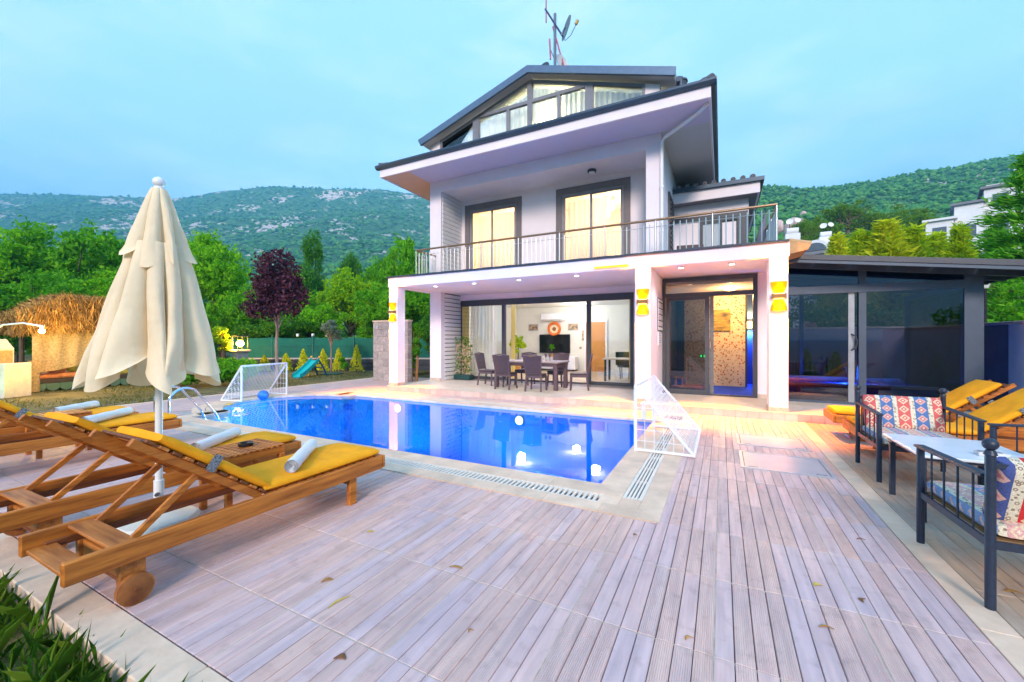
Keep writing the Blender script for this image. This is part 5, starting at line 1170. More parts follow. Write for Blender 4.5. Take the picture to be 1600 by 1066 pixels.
# ------------------------------------------------------------------ lawn, near grass
MB().box(-60, -12.281, -20, 60, -.5, -.02).build('lawn', lawn_m, kind='structure')
gm1 = leafmat('grass_blade', (.07, .17, .012), (.13, .32, .025), (.30, .42, .06), .4)
def blades(name, pts, hs, wd_, mat, lean=.45):
    n = len(pts); a = nr.uniform(0, 6.28, n); d = np.stack([np.cos(a), np.sin(a), np.zeros(n)], 1); s = np.stack([-np.sin(a), np.cos(a), np.zeros(n)], 1)
    h = hs[:, None]; up = np.array([[0, 0, 1.]]); ln = (lean * nr.uniform(.2, 1.3, n))[:, None]; w_ = (wd_ * nr.uniform(.6, 1.3, n))[:, None]
    m = pts + up * h * .6 + d * ln * h * .35; e = pts + up * h * nr.uniform(.8, 1, n)[:, None] + d * ln * h
    v = np.stack([pts - s * w_, pts + s * w_, m + s * w_ * .8, e, m - s * w_ * .8], 1).reshape(-1, 3)
    me = bpy.data.meshes.new(name); me.vertices.add(5 * n); me.loops.add(5 * n); me.polygons.add(n); me.vertices.foreach_set('co', v.ravel().astype(np.float32)); me.loops.foreach_set('vertex_index', np.arange(5 * n, dtype=np.int32)); me.polygons.foreach_set('loop_start', np.arange(0, 5 * n, 5, dtype=np.int32)); me.update(calc_edges=True); me.materials.append(mat)
    return link(name, me)
n = 4200; cl = nr.uniform((-6.5, .0), (-1.6, .80), (420, 2)); cl[:240, 1] = nr.uniform(.45, .82, 240); ii = nr.integers(0, 420, n); xy = cl[ii] + nr.normal(0, .07, (n, 2)); xy[:, 1] = np.minimum(xy[:, 1], .832)
o = blades('grass', np.c_[xy, np.full(n, -.135)], nr.gamma(2.4, .034, n) + .03, .0032, gm1, .7); tag(o, 'tufts of green grass along the near kerb', 'grass'); o['kind'] = 'stuff'
n = 16000; xy = np.c_[nr.uniform(-22, -12.3, n), nr.uniform(1.5, 16, n)]
k_ = np.sin(xy[:, 0] * 1.3 + 2 * np.sin(xy[:, 1] * .7)) + np.sin(xy[:, 1] * 1.9 + xy[:, 0] * .6) + nr.normal(0, .5, n) > -.2; xy = xy[k_]
dry = leafmat('grass_dry', (.07, .12, .015), (.17, .18, .03), (.34, .27, .07), .4)
o = blades('grass', np.c_[xy, np.full(len(xy), -.022)], nr.uniform(.03, .075, len(xy)), .010, dry, .8); tag(o, 'short dry lawn grass left of the pool', 'grass'); o['kind'] = 'stuff'
# ------------------------------------------------------------------ garden objects on the left
ov = M('oven_white', (.42, .42, .42), .7, var=.06)
t = thing('barbecue', 'white masonry barbecue with a small gabled oven at the left edge', 'barbecue', (-17.0, 3.42, -.02), R(27)); t.scale = (.75, .75, .95)
MB().box(-.75, .45, -.4, .4, 0, .85, .01).build('counter', ov, t); MB().box(.46, .62, -.4, .4, 0, .95, .01).build('side_wall', M('oven_pink', (.66, .54, .50), .7), t); MB().box(-.8, .47, -.44, .44, .851, .90, .008).build('worktop', M('worktop_stone', (.5, .48, .46), .5), t)
MB().prism([(-.45, .901), (.10, .901), (.10, 1.35), (-.175, 1.62), (-.45, 1.35)], 'y', -.3, .3).build('oven', ov, t)
MB().prism([(-.30, .92), (-.05, .92), (-.05, 1.12), (-.175, 1.26), (-.30, 1.12)], 'y', -.315, -.301).build('oven_mouth', M('soot', (.05, .025, .015), .95), t); MB().box(.101, .115, -.25, .25, .92, 1.3).build('brick_face', M('oven_brick', (.40, .2, .1), .8, var=.3, scale=12), t)
t = thing('garden_spotlight', 'green garden spotlight beside the white barbecue', 'spotlight', (-15.35, 2.75, -.02)); MB().cyl((0, 0, 0), (0, 0, .12), .03).build('spike', black, t); MB().cyl((0, 0, .12), (-.06, .03, .2), .05, .06, 14).build('head', black, t, True); MB().cyl((-.06, .03, .2), (-.064, .033, .205), .055, .055, 14).build('lens', emat('green_lens', (.05, 1, .12), 8), t); lamp('bulb', 'SPOT', (-.08, .04, .24), 7, (.05, 1, .15), t, .03, 95, (-.7, .5, .55))
t = thing('arc_lamp', 'curved white garden lamp with one glowing bulb before the thatched cabana', 'lamp', (-16.95, 3.1, -.02), world=True)
MB().tube([(-16.95, 3.1, -.02), (-16.95, 3.1, 1.2), (-16.85, 3.15, 1.62), (-16.5, 3.35, 1.88), (-16.0, 3.58, 1.93), (-15.6, 3.78, 1.86)], .022, 8).build('arm', whitew, t, True); MB().cyl((-15.56, 3.8, 1.88), (-15.56, 3.8, 1.78), .05, .035, 12).build('socket', whitew, t, True); MB().ball((-15.56, 3.8, 1.72), .055, 14).build('bulb_glass', emat('bulb_warm', (1, .82, .25), 45), t, True); lamp('bulb', 'POINT', (-15.9, 4.2, 1.6), 42, (1, .55, .10), t, .06)
t = thing('camera_post', 'grey post with a small white camera behind the barbecue', 'post', (-17.4, 3.05, -.02)); MB().cyl((0, 0, 0), (0, 0, 2.1), .05, n=10).build('pole', steel, t, True); MB().box(-.1, .22, -.05, .05, 2.1, 2.2, .01).build('camera', whitew, t)
# thatched cabana
cb = thing('thatched_cabana', 'straw thatched garden cabana with net curtain and yellow cushions', 'cabana', (-18.8, 5.8, -.02), world=True)
straw = M('straw', (.34, .17, .04), .9, var=.4, scale=8, rnd=.45, col2=(.62, .36, .10))
for x in (-19.1, -17.75):
    for y in (4.25, 7.5): MB().cyl((x, y, 0), (x, y, 2.5), .06, n=10).build('post', bark, cb, True)
rows = []
for i in range(9):
    f = i / 8; yy = 4.0 + 3.75 * f; e_ = min(1, min(i, 8 - i) / 1.6) ** .5; rows.append([(-19.3, yy, 2.0), (-19.15, yy, 2.1 + .55 * e_), (-18.6, yy, 2.2 + .66 * e_ + .05 * math.sin(i * 1.7)), (-17.9, yy, 2.2 + .58 * e_), (-17.56, yy, 2.15), (-17.5, yy, 1.85)])
MB().sheet(rows).build('thatch_core', straw, cb, True)
n = 9000; xs = nr.uniform(-19.3, -17.5, n); ys = nr.uniform(3.95, 7.8, n); side = nr.random(n)
fr_ = side < .55; xs[fr_] = -17.5 + nr.normal(0, .06, fr_.sum()); sd1 = (side >= .55) & (side < .72); ys[sd1] = 3.95 + nr.normal(0, .05, sd1.sum())
ee = np.clip(np.minimum(ys - 3.95, 7.8 - ys) / .75, 0, 1) ** .5; zt = 2.2 + .66 * ee - .2 * np.abs((xs + 18.4) / .9) ** 3; zt[fr_] = 1.75 + nr.random(fr_.sum()) * (.35 + .68 * ee[fr_]); zt[sd1] = nr.uniform(1.75, 2.25, sd1.sum())
dr = np.stack([.12 * np.ones(n), nr.normal(0, .12, n), -np.ones(n)], 1); dr[side >= .72] = np.stack([np.sign(xs + 18.4) * 1, nr.normal(0, .3, n), -.25 * np.ones(n)], 1)[side >= .72]
link('thatch', leaves_mesh(np.stack([xs, ys, zt], 1), .38, straw, 0, 16, dr, 'thatch'), cb, 'stuff')
mac = M('macrame_net', (.66, .48, .24), .9, var=.35, scale=22, trans=.4, bump=.6, bscale=26)
rows = []
for i in range(13):
    f = i / 12; row = []
    for j in range(40):
        u = j / 39; y = 4.1 + 3.0 * u * (1 - .0 * f); zb = .55 + 1.15 * u ** 1.8; z = 1.85 + (zb - 1.85) * f
        row.append((-17.56 + .05 * math.sin(j * 1.15) * (1 - .3 * f) + .03 * f, 4.05 + (y - 4.05) * (1 - .10 * f), z))
    rows.append(row)
MB().sheet(rows).build('net_curtain', mac, cb, True, ang=80)
MB().sheet([[(-17.62 + .12 * math.cos(a), 4.15 + .12 * math.sin(a), z) for a in np.linspace(0, 6.283, 14)] for z in (.0, .3, .6, .9)]).build('gathered_curtain', mac, cb, True)
MB().box(-19.3, -17.6, 4.1, 7.7, .22, .34, .01).build('platform', M('platform_dark', (.06, .04, .03), .7), cb)
scm = M('scallop_green', (.10, .18, .12), .7, var=.15)
for i in range(13):
    y0 = 4.12 + i * .275; MB().prism([(y0, .215), (y0 + .265, .215), (y0 + .265, .08), (y0 + .22, .02), (y0 + .13, -.01), (y0 + .045, .02), (y0, .08)], 'x', -17.62, -17.595).build('scallop', scm, cb)
for x in (-19.2, -17.8):
    for y in (4.3, 5.9, 7.5): MB().box(x - .06, x + .06, y - .06, y + .06, -.02, .22).build('foot', bark, cb)
yc = M('cushion_yellow', (.62, .46, .05), .9, var=.3, scale=14, col2=(.72, .58, .15)); oc_ = M('cushion_orange', (.62, .24, .10), .9, var=.3, scale=14)
for k, (p, s_, m_, lab) in enumerate((((-18.1, 4.75, .34), (.75, 1.5, .16), oc_, 'orange floor cushion on the cabana platform'), ((-18.3, 5.6, .34), (.8, 2.2, .15), yc, 'yellow floor cushion on the cabana platform'), ((-19.05, 5.9, .34), (.25, 2.6, .6), yc, 'yellow back cushion at the rear of the cabana'))):
    tag(pad(MB(), (0, -s_[1] / 2, 0), (0, 1, 0), (-1, 0, 0), (0, 0, 1), s_[0], s_[1], s_[2], 8).build('cushion', m_, smooth=True, org=(-p[0], -p[1], -p[2])) if False else (lambda o: o)(pad(MB(), (0, -s_[1] / 2, 0), (0, 1, 0), (-1, 0, 0), (0, 0, 1), s_[0], s_[1], s_[2], 8).build('cushion', m_, smooth=True)), lab, 'cushion', 'cabana cushions').location = p
o = MB().ball((0, 0, 0), .3, 14, (.55, 1, .9)).build('cushion', yc, smooth=True); tag(o, 'round yellow pillow leaning in the cabana', 'pillow').location = (-17.95, 5.15, .72)
o = MB().ball((0, 0, 0), .24, 14, (.6, 1, .9)).build('cushion', oc_, smooth=True); tag(o, 'orange striped pillow at the left of the cabana', 'pillow').location = (-17.85, 4.65, .66)
# lantern pillar
t = thing('lantern_pillar', 'grey gate pillar with a glowing amber lantern left of the green fence', 'lantern', (-18.5, 10.3, -.02)); MB().box(-.22, .22, -.22, .22, 0, 1.0, .01).build('pillar', M('pillar_grey', (.28, .31, .36), .8, var=.15), t); MB().box(-.3, .3, -.3, .3, 1.001, 1.09, .015).build('cap', cream, t)
MB().ball((0, 0, 1.36), .14, 14).build('globe', emat('lantern_globe', (1, .55, .05), 16), t, True); MB().box(-.22, -.19, -.22, -.19, 1.091, 1.65).box(.19, .22, -.22, -.19, 1.091, 1.65).box(.19, .22, .19, .22, 1.091, 1.65).box(-.22, -.19, .19, .22, 1.091, 1.65).box(-.24, .24, -.24, .24, 1.651, 1.70).build('cage', dark, t); lamp('bulb', 'POINT', (.0, -.3, 1.36), 90, (1, .5, .06), t, .1)
# timber retaining wall and green mesh fence
A_, B_ = Vector((-21.6, 11.55, 0)), Vector((-12.6, 16.2, 0)); dv = (B_ - A_).normalized(); nv = Vector((-dv.y, dv.x, 0)); LN = (B_ - A_).length
rw = thing('retaining_wall', 'low dark timber retaining wall below the green fence', 'wall', tuple(A_), 0, world=True)
for i in range(5):
    for j in range(5): a0 = A_ + dv * (j * LN / 5 + .01) + Vector((0, 0, .02 + i * .105)); MB().bar(a0, a0 + dv * (LN / 5 - .02), .06, .095, c=.006).build('board', M('timber_dark', (.035, .04, .055), .7, var=.4, scale=3, stretch=(1, 1, 8), rnd=.3), rw)
MB().bar(A_ + Vector((0, 0, .57)) + nv * .1, B_ + Vector((0, 0, .57)) + nv * .1, .3, .07).build('cap', M('cap_grey', (.36, .36, .38), .8), rw)
MB().bar(A_ + Vector((0, 0, .1)) + nv * .2, B_ + Vector((0, 0, .1)) + nv * .2, .3, .8).build('backing', M('soil_back', (.08, .06, .04), .9), rw)
fe = thing('mesh_fence', 'green mesh screened wire fence on the timber wall', 'fence', tuple(A_), 0, world=True)
gmesh = M('green_mesh', (.008, .16, .12), .8, var=.2, scale=1.5, trans=.25)
for j in range(5):
    rows = []
    for z in np.linspace(.62, 1.62, 5): rows.append([tuple(A_ + dv * (LN / 5 * (j + i / 12)) + nv * (.12 + .02 * math.sin(i * .9 + z * 4 + j)) + Vector((0, 0, z - (.05 * math.sin(math.pi * i / 12) if z > 1.5 else 0)))) for i in range(13)])
    b = MB().sheet(rows); b.sheet([[(p[0] - nv.x * .012, p[1] - nv.y * .012, p[2]) for p in r][::-1] for r in rows]); b.build('mesh_panel', gmesh, fe, True)
for j in range(6): p = A_ + dv * (LN / 5 * j) + nv * .09; MB().cyl(p + Vector((0, 0, .6)), p + Vector((0, 0, 1.72)), .03, n=8).build('post', M('post_green', (.02, .14, .12), .5), fe, True)
b = MB()
for i in range(160): p = A_ + dv * (LN * i / 160) + nv * .085; b.cyl(p + Vector((0, 0, .62)), p + Vector((0, 0, 1.22)), .004, n=4)
for z in (.65, .9, 1.2): b.cyl(A_ + nv * .085 + Vector((0, 0, z)), B_ + nv * .085 + Vector((0, 0, z)), .006, n=4)
b.build('wire_panel', MATS['post_green'], fe, kind='stuff')
for k, (px, d, lab) in enumerate(((465, 20.0, 'left'), (489, 20.0, 'middle'), (511, 20.0, 'right'))):
    x, y, z = at(px, 20.3, 1.66); t = thing('fence_fitting', f'tiny white fitting on top of the green fence, {lab} one', 'fitting', (x, y, z), 0, 'white fittings on the green fence'); MB().box(-.06, .06, -.04, .04, 0, .14, .01).build('body', whitew, t)
# slide
t = thing('slide', 'small turquoise plastic slide on the lawn', 'slide', (-14.95, 10.75, -.02), R(8)); tq = M('turquoise', (.01, .42, .44), .4, var=.06); dk = M('slide_blue', (.01, .07, .14), .5)
rows = []
for f in np.linspace(0, 1, 9):
    z = .05 + .62 * f ** 1.2; y = -.35 + .95 * f; rows.append([(-.2, y, z + .12), (-.19, y, z), (0, y, z - .01), (.19, y, z), (.2, y, z + .12), (.22, y, z + .12), (.22, y, z - .04), (0, y, z - .05), (-.22, y, z - .04), (-.22, y, z + .12), (-.2, y, z + .12)])
MB().sheet(rows).build('chute', tq, t, True, ang=60)
for s in (-1, 1):
    MB().tube([(s * .2, .60, .66), (s * .22, .78, .40), (s * .24, .98, 0)], .035, 8).build('leg', dk, t, True); MB().ball((s * .21, .62, .80), .05, 10).build('knob', M('knob_orange', (.8, .35, .03), .5), t, True)
for k in range(3): MB().cyl((-.22, .70 + k * .1, .52 - k * .17), (.22, .70 + k * .1, .52 - k * .17), .022).build('rung', dk, t, True)
# concrete block wall
bwl = thing('block_wall', 'tall grey concrete block wall beside the left porch pier', 'wall', (-10.6, 11.1, 0), world=True)
blk = M('concrete_block', (.36, .31, .30), .9, var=.25, scale=9, bump=.4, bscale=40, rnd=.16)
MB().box(-11.38, -9.75, 11.02, 11.2, -.05, 2.15).build('mortar', M('mortar_pale', (.62, .58, .54), .9), bwl); MB().box(-11.42, -9.72, 10.98, 11.24, 2.151, 2.20, .008).build('coping', cream, bwl)
for r in range(8):
    x = -11.4 - (.25 if r % 2 else 0)
    while x < -9.75:
        a, c = max(x, -11.395), min(x + .5, -9.74)
        if c - a > .06: MB().box(a + .006, c - .006, 10.995, 11.215, .0 + r * .268, .0 + r * .268 + .255, .006).build('block', blk, bwl)
        x += .5
t = thing('shower_tap', 'small chrome shower arm on the block wall', 'shower', (-10.95, 10.99, 1.95)); MB().tube([(0, 0, 0), (0, -.12, .04), (0, -.2, 0)], .012, 8).build('arm', ch_m, t, True); MB().cyl((0, -.2, 0), (0, -.2, -.03), .03, .05, 12).build('head', ch_m, t, True)
# ------------------------------------------------------------------ garden plants
cm, tb = tree_mesh(31, 1.15, 1.35, 3.05, g6, 9500, .13, bark, .045, 9, .22, .2, 2.); plant('plum_tree', 'purple leaved plum tree with a thin trunk behind the left goal', 'tree', (-12.6, 8.15, -.02), None, cm, tb, barkp)
cm, tb = tree_mesh(33, .62, .75, 2.0, g5, 3000, .12, barkp, .035, 5, .2, .1, 3.5); plant('olive_tree', 'small silvery olive tree on the lawn by the green fence', 'tree', (-15.25, 12.3, -.02), None, cm, tb, barkp)
tag(MB().lathe([(.45, 0), (.47, .05), (.40, .06)], n=18).build('tree_ring', M('ring_green', (.02, .10, .07), .7), org=(15.25 * 0, 0, 0)), 'dark green ring round the olive tree foot', 'planter').location = (-15.25, 12.3, -.02)
cm, tb = tree_mesh(34, .32, .3, .42, g2, 1200, .09, bark, .02, 4, .22); plant('olive_bush', 'low round bush at the foot of the olive tree', 'bush', (-15.1, 12.9, -.02), None, cm, tb, bark)
def thuja(seed, h, w, mat, n, ls):
    rg = np.random.default_rng(seed); f = rg.uniform(0, 1, n) ** .8; a = rg.uniform(0, 6.283, n); rad = w * (1 - f) ** .75 * (.35 + .65 * rg.random(n) ** .4) * (1 + .25 * np.sin(a * 3 + f * 9)); p = np.stack([rad * np.cos(a), rad * np.sin(a), .06 * h + f * h * .94], 1)
    d = np.stack([np.cos(a) * .45, np.sin(a) * .45, np.ones(n)], 1); return leaves_mesh(p, ls, mat, 0, 2.6, d, 'foliage'), MB().tube([(0, 0, -.1), (0, 0, h * .7)], [.03 * h, .01], 6)
for k, (px, d, h, lab) in enumerate(((413, 19.4, .75, 'farthest left by the lantern'), (447, 19.4, .85, 'behind the plum trunk'), (474, 19.2, 1.05, 'left of the slide'), (505, 19.2, 1.05, 'right of the slide'), (529, 19.2, 1.1, 'behind the olive tree'), (557, 19.0, 1.25, 'farthest right by the block wall'))):
    cm, tb = thuja(60 + k, h, .30, g8, 1100, .11); x, y, z = at(px, d); plant('golden_thuja', 'small golden conifer before the timber wall, ' + lab, 'conifer', (x, y, -.02), 'golden conifers by the timber wall', cm, tb, bark, crown='foliage')
p, cs = blob_points(9000, 1.0, .62, .55, 7, 41, .2); cm = leaves_mesh(p * (1.0, 1.75, 1), .13, g2, name='foliage'); t = thing('hedge_bush', 'wide rounded green bush behind the closed parasol', 'bush', (-15.0, 7.4, -.02), R(-20)); link('foliage', cm, t); MB().tube([(0, -.8, 0), (0, -.5, .5)], .04, 6).tube([(0, .8, 0), (0, .5, .5)], .04, 6).build('stem', bark, t)
cm, tb = tree_mesh(44, .6, 1.1, 1.5, g4, 2200, .16, bark, .03, 5, .2); plant('yellow_shrub', 'tall yellowish shrub beside the lantern pillar', 'shrub', (-18.9, 9.7, -.02), None, cm, tb, bark)
p, cs = blob_points(2600, .36, .95, 1.3, 7, 47, .25); cm = leaves_mesh(p, .11, g2, .2, 3, name='foliage'); t = thing('screen_plant', 'tall slender leafy plant between the porch pier and block wall', 'plant', (-9.85, 11.45, 0)); link('foliage', cm, t)
b = MB()
for k in range(7): b.tube([(.12 * math.cos(k), .12 * math.sin(k), 0), (.16 * math.cos(k), .16 * math.sin(k), .8), (.2 * math.cos(k + .4), .2 * math.sin(k + .4), 1.8)], [.016, .012, .005], 6)
b.build('stems', M('cane_orange', (.42, .20, .07), .6), t, True)
t = thing('planter_box', 'dark planter box with a flowering climber on a trellis by the glazing', 'planter', (-7.78, 11.55, .15)); MB().box(-.32, .32, -.14, .14, 0, .17, .01).build('box', M('planter_green', (.01, .05, .05), .5), t)
b = MB()
for i in range(6): b.box(-.28 + i * .11, -.265 + i * .11, -.01, .01, .17, 1.25)
for i in range(8): b.box(-.29, .29, -.02, -.011, .25 + i * .13, .262 + i * .13)
b.build('trellis', M('trellis_tan', (.50, .33, .20), .7), t); q = nr.uniform((-.34, -.08, .2), (.34, .06, 1.45), (420, 3)); link('climber', leaves_mesh(q, .09, g3, name='climber'), t); q = nr.uniform((-.3, -.12, .2), (.32, -.03, 1.2), (160, 3)); link('blossom', leaves_mesh(q, .06, leafmat('petal', (.6, .4, .3), (.75, .6, .5), (.8, .75, .7)), aspect=1.2, name='blossom'), t)
for loc, s_, lab in (((-7.75, 15.6, .152), 1.0, 'leafy potted plant inside the living room left of the television'), ((-6.5, 16.4, .77), .35, 'small potted plant on the television stand')):
    p, cs = blob_points(700, .42, .7, 1.25, 5, 51, .25); cm = leaves_mesh(p, .15, g4 if s_ == 1 else g2, name='foliage'); t = thing('potted_plant', lab, 'plant', loc, 0, 'indoor potted plants'); t.scale = (s_, s_, s_); link('foliage', cm, t); MB().tube([(0, 0, .3), (.05, 0, .8), (0, 0, 1.4)], .025, 6).build('stem', bark, t); MB().lathe([(.16, 0), (.22, .38), (.2, .38), (.18, .3)], n=16).build('pot', M('pot_amber', (.55, .25, .05), .6), t, True)
for k, (x, h, lab) in enumerate(((1.55, .95, 'left'), (2.35, 1.1, 'middle'), (3.1, 1.0, 'right'))):
    cm, tb = thuja(80 + k, h, .32, g2, 900, .11); plant('annex_shrub', f'rounded conifer before the grey wall inside the annex, {lab} one', 'conifer', (x, 15.6, .1), 'conifers seen through the annex glass', cm, tb, bark, crown='foliage')
p, cs = blob_points(260, .3, .18, 1.95, 3, 91, .25); t = thing('rose_bush', 'pale pink roses above the wall seen through the annex', 'flowers', (2.5, 16.3, 0)); link('blossom', leaves_mesh(p, .12, leafmat('rose_pink', (.5, .25, .2), (.7, .45, .38), (.8, .6, .5)), aspect=1.1, name='blossom'), t); MB().tube([(0, .2, 0), (0, .1, 1.9)], .02, 6).build('stem', bark, t)
t = thing('wall_lantern', 'small black post lantern above the right boundary wall', 'lantern', (5.1, 12.6, 1.86)); MB().cyl((0, 0, 0), (0, 0, .75), .03).build('post', black, t); MB().lathe([(.06, .76), (.13, 1.0), (.10, 1.0), (.05, .78)], n=6).build('glass_box', M('lantern_glass', (.6, .62, .6), .3), t); MB().lathe([(.15, 1.01), (.05, 1.14), (.01, 1.2)], n=6).build('cap', black, t)
# ------------------------------------------------------------------ trees behind
protos = {}
def bt(kind, seed):
    if (kind, seed) not in protos:
        mat, n, ls, lob, cl_ = {'fresh': (g1, 15000, .036, 10, .13), 'mid': (g2, 15000, .035, 10, .12), 'dark': (g3, 12000, .036, 8, .14), 'yg': (leafmat('leaf_lime', (.13, .32, .008), (.28, .55, .012), (.46, .68, .02)), 14000, .035, 10, .12)}[kind]
        protos[(kind, seed)] = tree_mesh(seed, .5, .42, .58, mat, n, ls, bark, .025, lob, cl_)
    return protos[(kind, seed)]
tbm = {}
BT = [(20, 338, 210, 25, 'fresh', 101, 'big bright green tree at the left edge behind the cabana'), (140, 332, 190, 27, 'mid', 102, 'big green tree behind the thatched cabana'), (70, 400, 170, 21, 'mid', 103, 'dense tree directly above the cabana thatch'), (190, 420, 150, 23, 'fresh', 104, 'tree behind the closed parasol, left of its pole'),
      (345, 356, 150, 25, 'fresh', 105, 'tall bright green tree right of the closed parasol'), (300, 430, 130, 20, 'mid', 106, 'dense green tree above the rounded bush'), (395, 430, 110, 23, 'mid', 101, 'green tree behind the lantern pillar'), (455, 405, 110, 30, 'yg', 107, 'yellowish tree behind the purple plum tree'),
      (500, 372, 80, 40, 'dark', 108, 'dark pine like tree on the slope above the plum tree'), (545, 372, 60, 50, 'dark', 103, 'olive brown tree on the slope right of the dark pine'), (545, 415, 130, 26, 'yg', 104, 'lime green tree behind the olive tree'), (610, 362, 130, 30, 'mid', 105, 'tall green tree left of the villa balcony'), (655, 360, 100, 33, 'fresh', 106, 'bright tree touching the left villa wall'), (625, 420, 140, 22, 'mid', 102, 'dense green tree behind the left porch pier'), (480, 455, 120, 24, 'fresh', 103, 'rounded green tree above the green fence'), (690, 470, 110, 19, 'dark', 107, 'dark tree seen through the porch opening'), (575, 470, 100, 22, 'mid', 108, 'low green tree above the block wall'),
      (240, 470, 130, 19, 'dark', 104, 'dark shrubby tree behind the parasol canopy'), (420, 480, 110, 22, 'dark', 102, 'dark low tree left of the plum trunk'), (-40, 420, 180, 19, 'mid', 105, 'dense tree at the left picture edge above the barbecue')]
for px, ty, wpx, d, kind, seed, lab in BT:
    h = topz(ty, d); w_ = wpx * d / 637; cm, tb = bt(kind, seed); x, y, z = at(px, d)
    t = thing('broadleaf_tree', lab, 'tree', (x, y, -.1), px * .37, 'trees behind the garden'); t.scale = (w_, w_, h)
    link('crown', cm, t)
    if (kind, seed) not in tbm:
        o = tb.build('trunk', bark, t, True); tbm[(kind, seed)] = o.data
    else: link('trunk', tbm[(kind, seed)], t)
# wood mass filling low gaps on the left
pts = []
for k in range(46):
    px = nr.uniform(-60, 700); d = nr.uniform(28, 40); x, y, z = at(px, d); hh = topz(nr.uniform(430, 480), d)
    q, _ = blob_points(900, 2.6, hh * .5, hh * .5, 4, 300 + k, .3); pts.append(q + (x, y, 0))
o = link('undergrowth', leaves_mesh(np.concatenate(pts), .42, g2, name='undergrowth'), None, 'stuff'); tag(o, 'dense green undergrowth between the garden trees', 'undergrowth')
# right side conifers
def conifer(seed, mat, n, h=1., w=.26, ls=.06, layers=16):
    rg = np.random.default_rng(seed); P_ = []; D_ = []; b = MB().tube([(0, 0, -.1), (0, 0, h)], [.02, .003], 7)
    for l in range(layers):
        f = (l + .5) / layers; z = .08 * h + .92 * h * f; rad = w * (1 - f) ** .85 * rg.uniform(.8, 1.2)
        nb = 9
        for k in range(nb):
            a = 6.283 * (k + rg.random()) / nb; rr = rad * rg.uniform(.7, 1.1); m = max(6, int(n / layers / nb)); u = rg.random(m) ** .6
            c = np.stack([u * rr * np.cos(a), u * rr * np.sin(a), z + u * rr * .25 - .06 * u * u * h * .3], 1) + rg.normal(0, .018, (m, 3)); P_.append(c); D_.append(np.tile((math.cos(a), math.sin(a), .35), (m, 1)))
            b.tube([(0, 0, z), (rr * math.cos(a) * .9, rr * math.sin(a) * .9, z + rr * .2)], [.006, .002], 4, False)
    return leaves_mesh(np.concatenate(P_), ls, mat, 0, 5., np.concatenate(D_), 'crown'), b
for k, (px, ty, wpx, d, mat, lab) in enumerate(((1308, 366, 95, 20, g8, 'yellow green cypress above the annex roof, farthest left'), (1345, 360, 100, 22, g4, 'yellow green cypress, second from the left above the annex'), (1383, 344, 140, 21, g8, 'tallest yellow green cypress above the middle of the annex roof'), (1425, 352, 120, 21, g4, 'yellow green cypress right of the tallest one'), (1462, 364, 110, 22, g4, 'yellow green cypress below the white hillside house'), (1500, 350, 95, 19, g4, 'bright green cypress beside the big fir'))):
    h = topz(ty, d); cm, tb = conifer(120 + k, mat, 8000, ls=.06, w=.3); x, y, z = at(px, d); t = plant('cypress', lab, 'conifer', (x, y, -.1), 'yellow green cypresses beyond the annex', cm, tb, bark); ww = wpx * d / 637 / .5; t.scale = (ww, ww, h)
for k, (px, ty, wpx, d, lab) in enumerate(((1618, 228, 240, 14.5, 'large green fir leaning in at the right picture edge'), (1555, 350, 130, 17, 'smaller green fir behind the right end of the annex'))):
    h = topz(ty, d); cm, tb = conifer(140 + k, g7, 13000, ls=.034, w=.36, layers=11); x, y, z = at(px, d); t = plant('fir_tree', lab, 'conifer', (x, y, -.1), 'firs at the right edge', cm, tb, bark); ww = wpx * d / 637 / .6; t.scale = (ww, ww, h)
pts = []
for k in range(20): q, _ = blob_points(700, .8, 1.4, 1.4, 4, 400 + k, .3); pts.append(q + (5.9 + nr.uniform(-.3, .7), 6 + k * .6, 0))
o = thing('boundary_hedge', 'tall dark green hedge beyond the right boundary wall', 'hedge', (6, 12, -.1)); m_ = link('foliage', leaves_mesh(np.concatenate(pts) - (6, 12, -.1), .13, g2, name='foliage'), o); MB().box(-.05, .05, -5, 5, 0, .9).build('stems', bark, o)
pts = []
for k in range(14): q, _ = blob_points(600, 1., 1.6, 1.7, 4, 430 + k, .3); pts.append(q + (1.0 + k * .42, 18.2 + nr.uniform(-.4, .6), 0))
o = thing('back_hedge', 'dark hedge behind the grey wall, seen through the annex', 'hedge', (3.5, 18.2, -.1)); link('foliage', leaves_mesh(np.concatenate(pts) - (3.5, 18.2, -.1), .16, g3, name='foliage'), o); MB().box(-2.6, 2.6, -.05, .05, 0, .9).build('stems', bark, o)
# ------------------------------------------------------------------ mountains
def interp(x, xs, ys): return float(np.interp(x, xs, ys))
RX = [-900, -300, 0, 100, 200, 280, 340, 420, 520, 600, 660, 760, 900, 1050, 1190, 1280, 1330, 1400, 1440, 1500, 1560, 1600, 1800, 2500]
RY = [360, 318, 303, 304, 308, 310, 300, 291, 295, 297, 305, 318, 315, 300, 293, 295, 290, 278, 270, 262, 250, 245, 235, 280]
def dridge(x): return interp(x, [700, 1180], [1300, 430])
def dfoot(x): return interp(x, [700, 1180], [110, 48])
from mathutils import noise as mn
def hz(x, d):
    dr_, d0 = dridge(x), dfoot(x); t = (d - d0) / (dr_ - d0); e = (531 - interp(x, RX, RY)) / 637
    if t <= 0: return -1.9
    if t > 1: return 1.5 + e * dr_ * (1 - .55 * (t - 1)) 
    p = at(x, d); nn = mn.fractal(Vector((p[0] / 260, p[1] / 260, 3)), 1., 2.1, 6) * .14 + abs(mn.noise(Vector((p[0] / 120, p[1] / 150, 7)))) * -.07
    w_ = math.sin(math.pi * min(1, t)) ** .8
    g = t ** .42 if x > 950 else t ** .6
    return -1.9 * (1 - min(1, t * 20)) + 1.5 * min(1, t * 20) + max(0, e * g * d * (1 + nn * w_))
